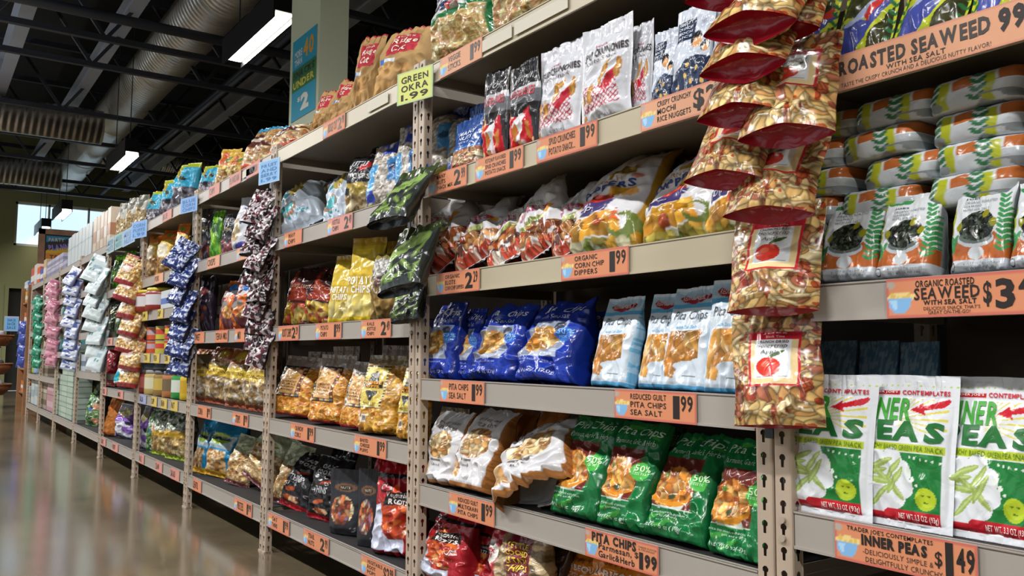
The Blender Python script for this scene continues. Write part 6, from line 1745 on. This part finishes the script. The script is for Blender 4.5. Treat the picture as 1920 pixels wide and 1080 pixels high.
AP = [  # top centre, depth, foot centre, depth, width, yaw, where
    (1452, -150, -.03, 1345, -2, -.17, .125, .35, 'highest on the inner string'),
    (1490, -60, -.03, 1406, 52, -.19, .14, .35, 'second down the inner string'),
    (1452, 2, -.03, 1392, 128, -.17, .135, .35, 'third down the inner string'),
    (1440, 78, -.03, 1378, 218, -.16, .13, .35, 'fourth down the inner string'),
    (1412, 185, -.03, 1356, 338, -.13, .13, .35, 'lowest on the inner string, label showing'),
    (1508, -80, -.02, 1462, 60, -.12, .12, .45, 'highest on the outer string'),
    (1500, 70, -.02, 1468, 256, -.13, .14, .45, 'second down the outer string'),
    (1478, 228, -.02, 1442, 404, -.1, .14, .4, 'third down the outer string'),
    (1462, 382, -.015, 1448, 584, -.055, .15, .3, 'facing the aisle with its whole label'),
    (1458, 588, -.012, 1456, 800, -.04, .148, .3, 'lowest of all, above the two slotted posts')]
for k, (ut, vt, yt, ub, vb, yb, W, yw, w) in enumerate(AP):
    hang('apple_pouch', ut, vt, yt, ub, vb, yb, W, 'hanging apple chip pouch with red foot, ' + w, yaw=yw, var=k % 3, group='hanging apple pouches', dep=.85)
for k, (ut, vt, yt, ub, vb, yb, W, w) in enumerate(((790, 318, -.02, 728, 418, -.14, .16, 'highest, tilted out over the rail'), (792, 425, -.02, 750, 545, -.12, .17, 'middle one with its black foot showing'), (775, 520, -.01, 762, 602, -.04, .13, 'lowest, upright against the post'))):
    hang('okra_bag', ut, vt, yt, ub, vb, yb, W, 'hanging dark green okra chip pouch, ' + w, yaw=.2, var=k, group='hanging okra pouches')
CHAIN = [  # kind, post, count, foot of the first and of the last, depth at the foot, length, width, turn, words, group
    ('berry_bag', 3, 10, 1.29, .72, -.085, .15, .115, .55, 'hanging dark berry bag with white specks', 'hanging berry bags'),
    ('navy_floral', 4, 7, 1.2, .66, -.1, .17, .135, .55, 'hanging navy bag with pale flowers', 'hanging navy floral bags'),
    ('maize_bag', 5, 7, 1.2, .56, -.1, .2, .15, .75, 'hanging maize snack bag with red foot', 'hanging maize bags'),
    ('teal_box_bag', 6, 8, 1.3, .64, -.11, .22, .15, .8, 'hanging white bag with dark green foot', 'hanging white and green bags'),
    ('blue_stripe_bag', 7, 9, 1.36, .62, -.1, .17, .14, .85, 'hanging white and blue striped bag', 'hanging blue striped bags'),
    ('pink_bag', 8, 12, 1.38, .64, -.09, .13, .14, .9, 'hanging rose coloured bag', 'hanging rose bags'),
    ('green_bauble_bag', 9, 12, 1.3, .6, -.08, .11, .1, .9, 'hanging small green bag', 'hanging green bauble bags')]
rr = random.Random(21)
for kn, pi, n, za, zb, yb, Ln, W, yw, lab, grp in CHAIN:
    for k in range(n):
        f = k / (n - 1); K = KIND[kn]
        B = np.array([POSTX[pi] + .03 * (k % 2) - .015 + rr.uniform(-.01, .01), yb * (1 - .45 * f) + rr.uniform(-.012, .012), za + (zb - za) * f])
        T = B + [rr.uniform(-.02, .02), -.022 - B[1], math.sqrt(Ln ** 2 - (.022 + B[1]) ** 2)]
        a_ = yw + rr.uniform(-.35, .35)
        mtx, *_ = frame_matrix(B, T, (math.cos(a_), math.sin(a_), 0), W / K['W'], W / K['W'], K['H'])
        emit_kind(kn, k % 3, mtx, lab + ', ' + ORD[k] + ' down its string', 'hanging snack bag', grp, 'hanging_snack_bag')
for k in range(4):
    B = np.array([-12.3, -.06, 1.0 - .14 * k]); T = B + [0, .02, .16]
    mtx, *_ = frame_matrix(B, T, (math.cos(.9), math.sin(.9), 0), 1.2, 1.2, KIND['cobalt_bag']['H'])
    emit_kind('cobalt_bag', k % 2, mtx, 'hanging cobalt blue bag at the end of the run, ' + ORD[k] + ' down', 'hanging snack bag', 'hanging cobalt bags', 'hanging_snack_bag')


# ------------------------------------------------------------------ jars, tins, cartons and bottles of the far bays
def jar(x, y, z, r, h, body, labelc, lid, label, grp, word=None):
    o = empty('glass_jar', (x, y, z)); tag(o, label, 'jar', grp)
    MB().lathe([(0, 0), (r * .92, 0), (r, .006), (r, h * .25), (r, h * .26), (r, h * .7), (r, h * .71), (r, h * .8), (r * .86, h * .88), (r * .86, h * .9)], 20, cols=[body, body, body, body, labelc, labelc, body, body, body, body]).build('jar_body', 'goods', o, smooth=True)
    MB().lathe([(r * .9, h * .86), (r * .93, h * .865), (r * .93, h * .985), (r * .88, h), (0, h)], 20, c=lid).build('lid', 'goods', o, smooth=True)


def carton(x0, x1, y0, y1, z0, z1, c, label, grp, c2=None, cat='carton', obj='carton', band=(.3, .6)):
    o = empty(obj, ((x0 + x1) / 2, (y0 + y1) / 2, z0)); tag(o, label, cat, grp)
    w, d, h = (x1 - x0) / 2, (y1 - y0) / 2, z1 - z0
    b = bpy.data.objects
    MB().box(-w, w, -d, d, 0, h - .004, c).build('box_body', 'goods', o)
    MB().box(-w, w, -d, 0, h - .004, h - .002, c).box(-w, w, 0.0005, d, h - .004, h - .002, c).build('top_flap', 'goods', o)
    if c2: MB().box(-w - .0008, w + .0008, -d - .0008, d + .0008, h * band[0], h * band[1], c2).build('label_band', 'goods', o)


def px_row(n, u0, u1, y, z):
    xs = [x_at(u0 + (u1 - u0) * k / n, y, z) for k in range(n + 1)]
    return list(zip(xs[:-1], xs[1:]))


for k, (a, b) in enumerate(px_row(2, 267, 301, .03, 1.1)):
    jar((a + b) / 2, .08, 1.026, (b - a) * .46, .14, '#8a2a1a', '#c9c6c8', '#d0bc3a', 'red jar with white label and yellow lid, ' + ('beside the maize bags', 'beside the white carton')[k], 'red jars with yellow lids')
a, b = px_row(1, 302, 330, .03, 1.1)[0]
carton(a, b, .03, .15, 1.026, 1.14, '#c8d0d4', 'white carton with yellow foot beside the red jars', None, '#4a6ab0'); 
for r_ in range(2):
    for k, (a, b) in enumerate(px_row(4, 266, 334, .03, .82)):
        z = .77 + r_ * .085
        o = empty('food_tin', ((a + b) / 2, .09, z)); c = (('#c8502c', '#b8a0a8'), ('#b8b030', '#c23a2a'), ('#c23a2a', '#c8b83c'), ('#8a3a2c', '#c8502c'))[k]
        tag(o, 'small round tin, ' + ('lower' if r_ == 0 else 'upper') + ' row, ' + ('orange and lilac', 'yellow with red tomatoes', 'red with yellow band', 'brown red, beside the navy bags')[k], 'tin', 'stacked small tins')
        rd = min((b - a) * .46, .06)
        MB().lathe([(0, 0), (rd, 0), (rd, .002), (rd, .03), (rd, .031), (rd, .06), (rd, .061), (rd, .074)], 20, cols=[c[0]] * 4 + [c[1]] * 2 + [c[0]] * 2).build('tin_body', 'goods', o, smooth=True)
        MB().lathe([(rd, .074), (rd * 1.02, .076), (rd * 1.02, .08), (rd * .92, .08), (rd * .9, .077), (0, .077)], 20, c='#a09c98').build('lid', 'goods', o)
for k, (a, b) in enumerate(px_row(6, 258, 348, .03, .58)):
    rd = (b - a) * .46; c = (('#7a2a24', '#a85a50', '#5a5a5c'), ('#b09a5c', '#c8c4a8', '#8a8a8c'), ('#8a6a34', '#b8a04a', '#5c5c60'), ('#a86a3c', '#6a5a40', '#70707a'), ('#2a8a3c', '#c8d0c8', '#b0b83a'), ('#d0b028', '#c8a020', '#c8b83a'))[k]
    jar((a + b) / 2, .1, .52, rd, .15, c[0], c[1], c[2], ('dark red squat jar', 'cream squat jar', 'olive squat jar', 'brown squat jar', 'green and white squat jar', 'bright yellow squat jar')[k] + ' on the jar shelf', 'squat jars')
for k, (a, b) in enumerate(px_row(4, 268, 346, .3, .58)): jar((a + b) / 2, .32, .52, (b - a) * .42, .2, '#5a6468', '#70787c', '#48484c', 'grey glass jar in the dark second row, ' + ORD[k] + ' along', 'grey jars in the second row')
# top of the far bays
for k, (a, b) in enumerate(px_row(5, 174, 207, .03, 1.7)):
    zz = on_y(190, 403 + (5 - k) * 5.5, .03)[2]
    carton(a + .01, b - .01, .03, .2, 1.588, 1.9 - .01 * (k % 2), ('#c8b8a4', '#b8a088')[k % 2], 'pale brown carton on the top shelf, ' + ORD[k] + ' from the white cartons', 'pale brown cartons', ('#a8785c', '#c8c4b8')[k % 2])
for k, (a, b) in enumerate(px_row(7, 127, 172, .03, 1.7)):
    carton(a + .008, b - .008, .03, .2, 1.588, 1.885 + .01 * (k % 2), '#c3cdd0', 'tall white carton on the top shelf, ' + ORD[k] + ' from the lilac cartons', 'tall white cartons', '#a8b8bc', band=(.55, .6))
for k, (a, b) in enumerate(px_row(5, 88, 126, .03, 1.7)):
    for r_ in range(2 if k < 4 else 1):
        carton(a + .01, b - .01, .03, .2, 1.588 + r_ * .1, 1.685 + r_ * .1, ('#b0aec4', '#c0bccc')[(k + r_) % 2], 'small lilac carton on the top shelf, ' + ('lower ' if r_ == 0 else 'upper ') + ORD[k] + ' from the end', 'small lilac cartons', '#8a88a8')
for k, (a, b) in enumerate(px_row(7, 46, 87, .03, 1.7)):
    c = ('#c0c8d0', '#3a6ab8', '#c85a50', '#d0c8c0', '#d0603a', '#5a58a8', '#c8b08a')[k]
    carton(a + .02, b - .02, .03, .2, 1.588, (1.72, 1.7, 1.84, 1.86, 1.8, 1.76, 1.84)[k], c, ('white', 'bright blue', 'red', 'cream', 'orange', 'violet', 'tan')[k] + ' little box on the last top shelf', 'bright boxes at the end', '#d8d8d8')
# leafy bay and beyond, lower goods
SPEC = [(135, 150, .165, .5, '#bdb9ac'), (153, 163, .165, .58, '#c3c6c9')]
for k, (a, b) in enumerate(px_row(3, 150, 182, .03, .7)): carton(a + .01, b - .01, .03, .15, .618, .76 + .03 * k, ('#b8c4cc', '#9a8a90', '#c4ccd0')[k], ('pale blue', 'mauve', 'white')[k] + ' small carton under the white hanging bags', 'small cartons under hanging bags', '#6a7a88')
for k, (a, b) in enumerate(px_row(3, 150, 182, .03, 1.0)): carton(a + .01, b - .01, .1, .25, .938, 1.1 + .03 * k, ('#8a94a0', '#c0b0b0', '#a8b4bc')[k], ('slate', 'pinkish', 'pale slate')[k] + ' carton behind the white hanging bags', 'cartons behind hanging bags', '#c03a3a' if k == 0 else None)
for k, (a, b) in enumerate(px_row(3, 150, 182, .03, 1.4)): carton(a + .01, b - .01, .1, .25, 1.298, 1.45, ('#4a6ab0', '#b83a44', '#9ab0c4')[k], ('blue', 'red', 'light blue')[k] + ' carton under the top shelf', 'cartons under the top shelf', '#d0d4d8')
xa, xb = x_at(103, .03, .3), x_at(133, .03, .3)
n_ = 0
for c in range(3):
    for r_ in range((4, 6, 7)[c]):
        w = (xb - xa) / 3
        carton(xa + c * w + .01, xa + (c + 1) * w - .01, .04, .2, .163 + r_ * .1, .26 + r_ * .1, ('#a9bcae', '#b5c4b8')[(r_ + c) % 2], 'pale green carton of the tower, column ' + ORD[c] + ' layer ' + ORD[r_], 'pale green carton tower', '#8aa494', band=(.35, .5))
xa, xb = x_at(72, .03, .3), x_at(101, .03, .3); w = (xb - xa) / 2
for c in range(2):
    for r_ in range((4, 2)[c]):
        carton(xa + c * w + .02, xa + (c + 1) * w - .02, .04, .2, .163 + r_ * .17, .33 + r_ * .17, (('#9a9080', '#b8b09c')[r_ % 2] if c == 0 else '#b88a98'), ('flower patterned' if c == 0 else 'rose') + ' carton on the lowest far shelf, layer ' + ORD[r_], 'flower and rose cartons', '#6a5c4c' if c == 0 else '#c8a8b4', band=(.25, .6))
xa, xb = x_at(50, .03, .3), x_at(69, .03, .3); w = (xb - xa) / 3
for c in range(3): carton(xa + c * w + .02, xa + (c + 1) * w - .02, .04, .2, .163, .36 + .08 * c, '#bcc6c6', 'white carton on the last lowest shelf, ' + ORD[c] + ' along', 'white cartons at the end', '#9aacb4')
for k, (a, b) in enumerate(px_row(3, 112, 134, .05, .9)): carton(a + .015, b - .015, .05, .2, .778, 1.06 - .02 * k, '#9a9a98', 'grey carton with teal stripe on the rose tinted shelf, ' + ORD[k] + ' along', 'grey teal cartons', '#4aa8b4', band=(.0, .45))


def bottle(x, y, z, r, h, c, cap, label, grp):
    o = empty('bottle', (x, y, z)); tag(o, label, 'bottle', grp)
    MB().lathe([(0, 0), (r * .9, 0), (r, .01), (r, h * .66), (r * .5, h * .82), (r * .38, h * .86)], 14, c=c).build('bottle_body', 'goods', o, smooth=True)
    MB().lathe([(r * .42, h * .86), (r * .42, h), (0, h)], 14, c=cap).build('cap', 'goods', o)


for (z, y, u0, u1, n, h, cs, nm, g_) in ((1.02, .08, 78, 98, 3, .22, (('#d89a3c', '#d8602c'), ('#c8c8c8', '#a8a8b0'), ('#d0a860', '#c8c8c0')), 'bottle on the far amber shelf', 'amber shelf bottles'),
                                      (.81, .08, 76, 96, 4, .15, (('#c8bc9a', '#b0a070'), ('#b8a880', '#8a7a5a')), 'cream bottle on the far shelf', 'cream bottles'),
                                      (1.13, .08, 114, 132, 3, .15, (('#c8d0d4', '#7ab0b8'), ('#6ab0b4', '#c8c8c8')), 'white or teal bottle above the rose rail', 'teal shelf bottles'),
                                      (1.3, .08, 112, 132, 3, .2, (('#c0c0b8', '#a8a098'), ('#b0a898', '#8a8078')), 'pale bottle under the lilac cartons', 'pale bottles'),
                                      (.52, .08, 56, 70, 3, .3, (('#a8c0d8', '#3a78b8'), ('#b8c83c', '#c8d0c8')), 'tall bottle beside the last slotted post', 'tall blue and lime bottles'),
                                      (1.35, .08, 79, 96, 3, .14, (('#a8d0d8', '#5aa0b0'), ('#c8d4d8', '#8ab0bc')), 'aqua bottle behind the rose bags', 'aqua bottles'),
                                      (1.02, .08, 55, 68, 3, .2, (('#c8903c', '#b0602c'), ('#d0b890', '#a88a60')), 'amber bottle on the last shelf', 'last amber bottles')):
    for k, (a, b) in enumerate(px_row(n, u0, u1, y, z + .1)):
        c = cs[k % len(cs)]; bottle((a + b) / 2, y + .03, z - .002, min((b - a) * .4, .06), h, c[0], c[1], nm + ', ' + ORD[k] + ' along', g_)

# ------------------------------------------------------------------ wooden end, board, baskets
ex = -12.62
w_ = empty('end_cap', (ex, .1, 0)); tag(w_, 'narrow wooden end display with little shelves closing the snack run', 'end display')
b_ = MB()
for dx in (-.45, .36): b_.box(dx, dx + .07, -.12, -.05, 0, 1.62)
for dx in (-.45, .36): b_.box(dx, dx + .07, .3, .36, 0, 1.62)
b_.build('wooden_post', 'wood', w_)
MB().box(-.45, .43, .36, .38, 0, 1.62).build('back_board', 'wood', w_)
for z in (.25, .55, .85, 1.12, 1.4): MB().box(-.4, .38, -.1, .36, z, z + .02).build('wooden_shelf', 'wood', w_)
rr = random.Random(8)
for zi, z in enumerate((.27, .57, .87, 1.14, 1.42)):
    for k in range(3):
        c = ('#b8b4b0', '#c86a3a', '#4a5aa0', '#d0a83c', '#c8c8d0', '#a83a3a')[rr.randrange(6)]
        carton(ex - .34 + k * .23, ex - .17 + k * .23, .02, .2, z, z + .12 + .05 * rr.random(), c, 'little bright box on the wooden end display, ' + ('lowest', 'second', 'third', 'fourth', 'top')[zi] + ' board, ' + ORD[k] + ' along', 'boxes on the wooden end display', '#d8d8d8', obj='gift_box')

SXB = -14.6
r = empty('chalk_board', (SXB, 0, 0)); tag(r, 'tall wooden framed board with coloured panels lettered PARTY PLANNING TRAIL JAM', 'sign board')
y0, y1 = on_x(71, 470, SXB)[1], on_x(176, 450, SXB)[1] + .25
zt = on_x(75, 428, SXB)[2]; fwid = .085
f_ = MB()
f_.box(-.03, .03, y0, y0 + fwid, 0, zt).box(-.03, .03, y1 - fwid, y1, 0, zt).box(-.03, .03, y0, y1, zt - fwid, zt).box(-.03, .03, y0, y1, 1.0, 1.08)
f_.build('wooden_frame', 'wood', r)
MB().box(-.02, .005, y0 + fwid, y1 - fwid, 1.08, zt - fwid).build('black_panel', 'board', r)


def party(p):
    p.fill('#1f8fb8'); p.poly([(0, .44), (0, .78), (.75, .98), (1, .98), (1, .66)], '#2a2438'); p.poly([(0, .36), (0, .5), (1, .78), (1, .5)], '#d8b020'); p.poly([(0, 0), (0, .4), (1, .5), (1, 0)], '#d8862a')
    p.text('PARTY', .06, .82, .46, .94, '#c8b08a', bold=.03, rot=.04); p.text('PLANNING', .06, .56, .86, .76, '#7a6ac0', bold=.05, rot=.18); p.text('TRAIL', .1, .2, .6, .36, '#3a2018', bold=.04); p.text('JAM', .2, .02, .52, .18, '#3a2018', bold=.04)


yb0, yb1 = on_x(86, 460, SXB)[1], on_x(160, 450, SXB)[1]; zb0, zb1 = on_x(86, 495, SXB)[2] - .02, on_x(90, 442, SXB)[2]
c_ = card('poster', yb1 - yb0, zb1 - zb0, 40, 36, party, [], (.012, (yb0 + yb1) / 2, zb0), math.pi / 2, 'card', None, None, None, thick=.004, parent=r)

bx, by = -14.2, -.32
r = empty('basket_stand', (bx, by, 0)); tag(r, 'black metal stand holding three wicker baskets at the far end', 'basket stand')
MB().tube((-.36, 0, 0), (-.36, 0, 1.2), .015, n=10).build('pole', 'black', r)
b_ = MB()
for a_ in range(4): b_.beam((-.36, 0, .06), (.22 * math.cos(a_ * 1.571 + .78) - .12, .26 * math.sin(a_ * 1.571 + .78), .02), .025, .025)
b_.build('stand_foot', 'black', r)
BZ = (.17, .46, .86)
for k, z in enumerate(BZ): MB().tube((0, 0, z - .025), (0, 0, z - .003), .18, n=24).beam((-.36, 0, z - .03), (0, 0, z - .03), .02, .02).build('support_ring', 'black', r)
rr = random.Random(3)
for k, z in enumerate(BZ):
    o = empty('wicker_basket', (bx, by, z)); tag(o, 'round brown wicker basket on the stand, ' + ('lowest', 'middle', 'highest')[k] + ' of three', 'basket', 'wicker baskets on the stand')
    MB().lathe([(0, 0), (.24, 0), (.31, .07), (.34, .14), (.325, .145), (.29, .08), (.22, .02), (0, .02)], 32).build('woven_bowl', 'wicker', o, smooth=True)
    MB().lathe([(.33, .135), (.35, .145), (.34, .16), (.32, .15), (.325, .14)], 32).build('rim', 'wicker', o, smooth=True)
    for q in range(6):
        a_ = q * 1.047; c = (('#8a90a4', '#c8c8cc', '#6a6a78'), ('#c0b8b4', '#5a5660', '#a8a0a4'), ('#4a3a78', '#b8b4c4', '#2a2834'))[k][q % 3]
        mt = Matrix.Translation((bx + .16 * math.cos(a_), by + .16 * math.sin(a_), z + .1 + .02 * (q % 2))) @ Matrix.Rotation(a_, 4, 'Z') @ Matrix.Scale(1.25, 4)
        po = MB().lathe([(0, 0), (.05, .005), (.07, .04), (.05, .075), (0, .08)], 12, c=c).build('wrapped_packet', 'goods', smooth=True); po.matrix_world = mt
        tag(po, ('grey white', 'white and grey', 'violet')[k] + ' wrapped packet heaped in the ' + ('lowest', 'middle', 'highest')[k] + ' basket', 'packet', 'packets in the ' + ('lowest', 'middle', 'highest') [k] + ' basket')
sy0, sy1 = on_x(8, 605, bx + .15)[1], on_x(35, 605, bx + .15)[1]; s0, s1 = on_x(20, 621, bx + .15)[2], on_x(20, 593, bx + .15)[2]


def blue_sign(p):
    p.fill('#b8b0c8'); p.rect(.05, .05, .95, .92, '#79b4e0')
    for k, t in enumerate(('SNACK', 'SACK', 'SALE')): p.text(t, .2, .64 - k * .25, .8, .84 - k * .25, '#2a5a9a', bold=.03, jit=.05)


card('basket_sign', sy1 - sy0, s1 - s0, 20, 20, blue_sign, [], (bx + .15, (sy0 + sy1) / 2, s0), math.pi / 2, 'card', 'light blue hand lettered card standing above the wicker baskets', 'sign', thick=.006)
MB().tube((.142, (sy0 + sy1) / 2 - by, .84), (.142, (sy0 + sy1) / 2 - by, s0 + .05), .006, n=8).build('sign_holder', 'black', bpy.data.objects['basket_stand'])
sw = struct(MB().box(-19.995, -19.985, .29, .33, 1.25, 1.35).build('trim_7', 'white'))
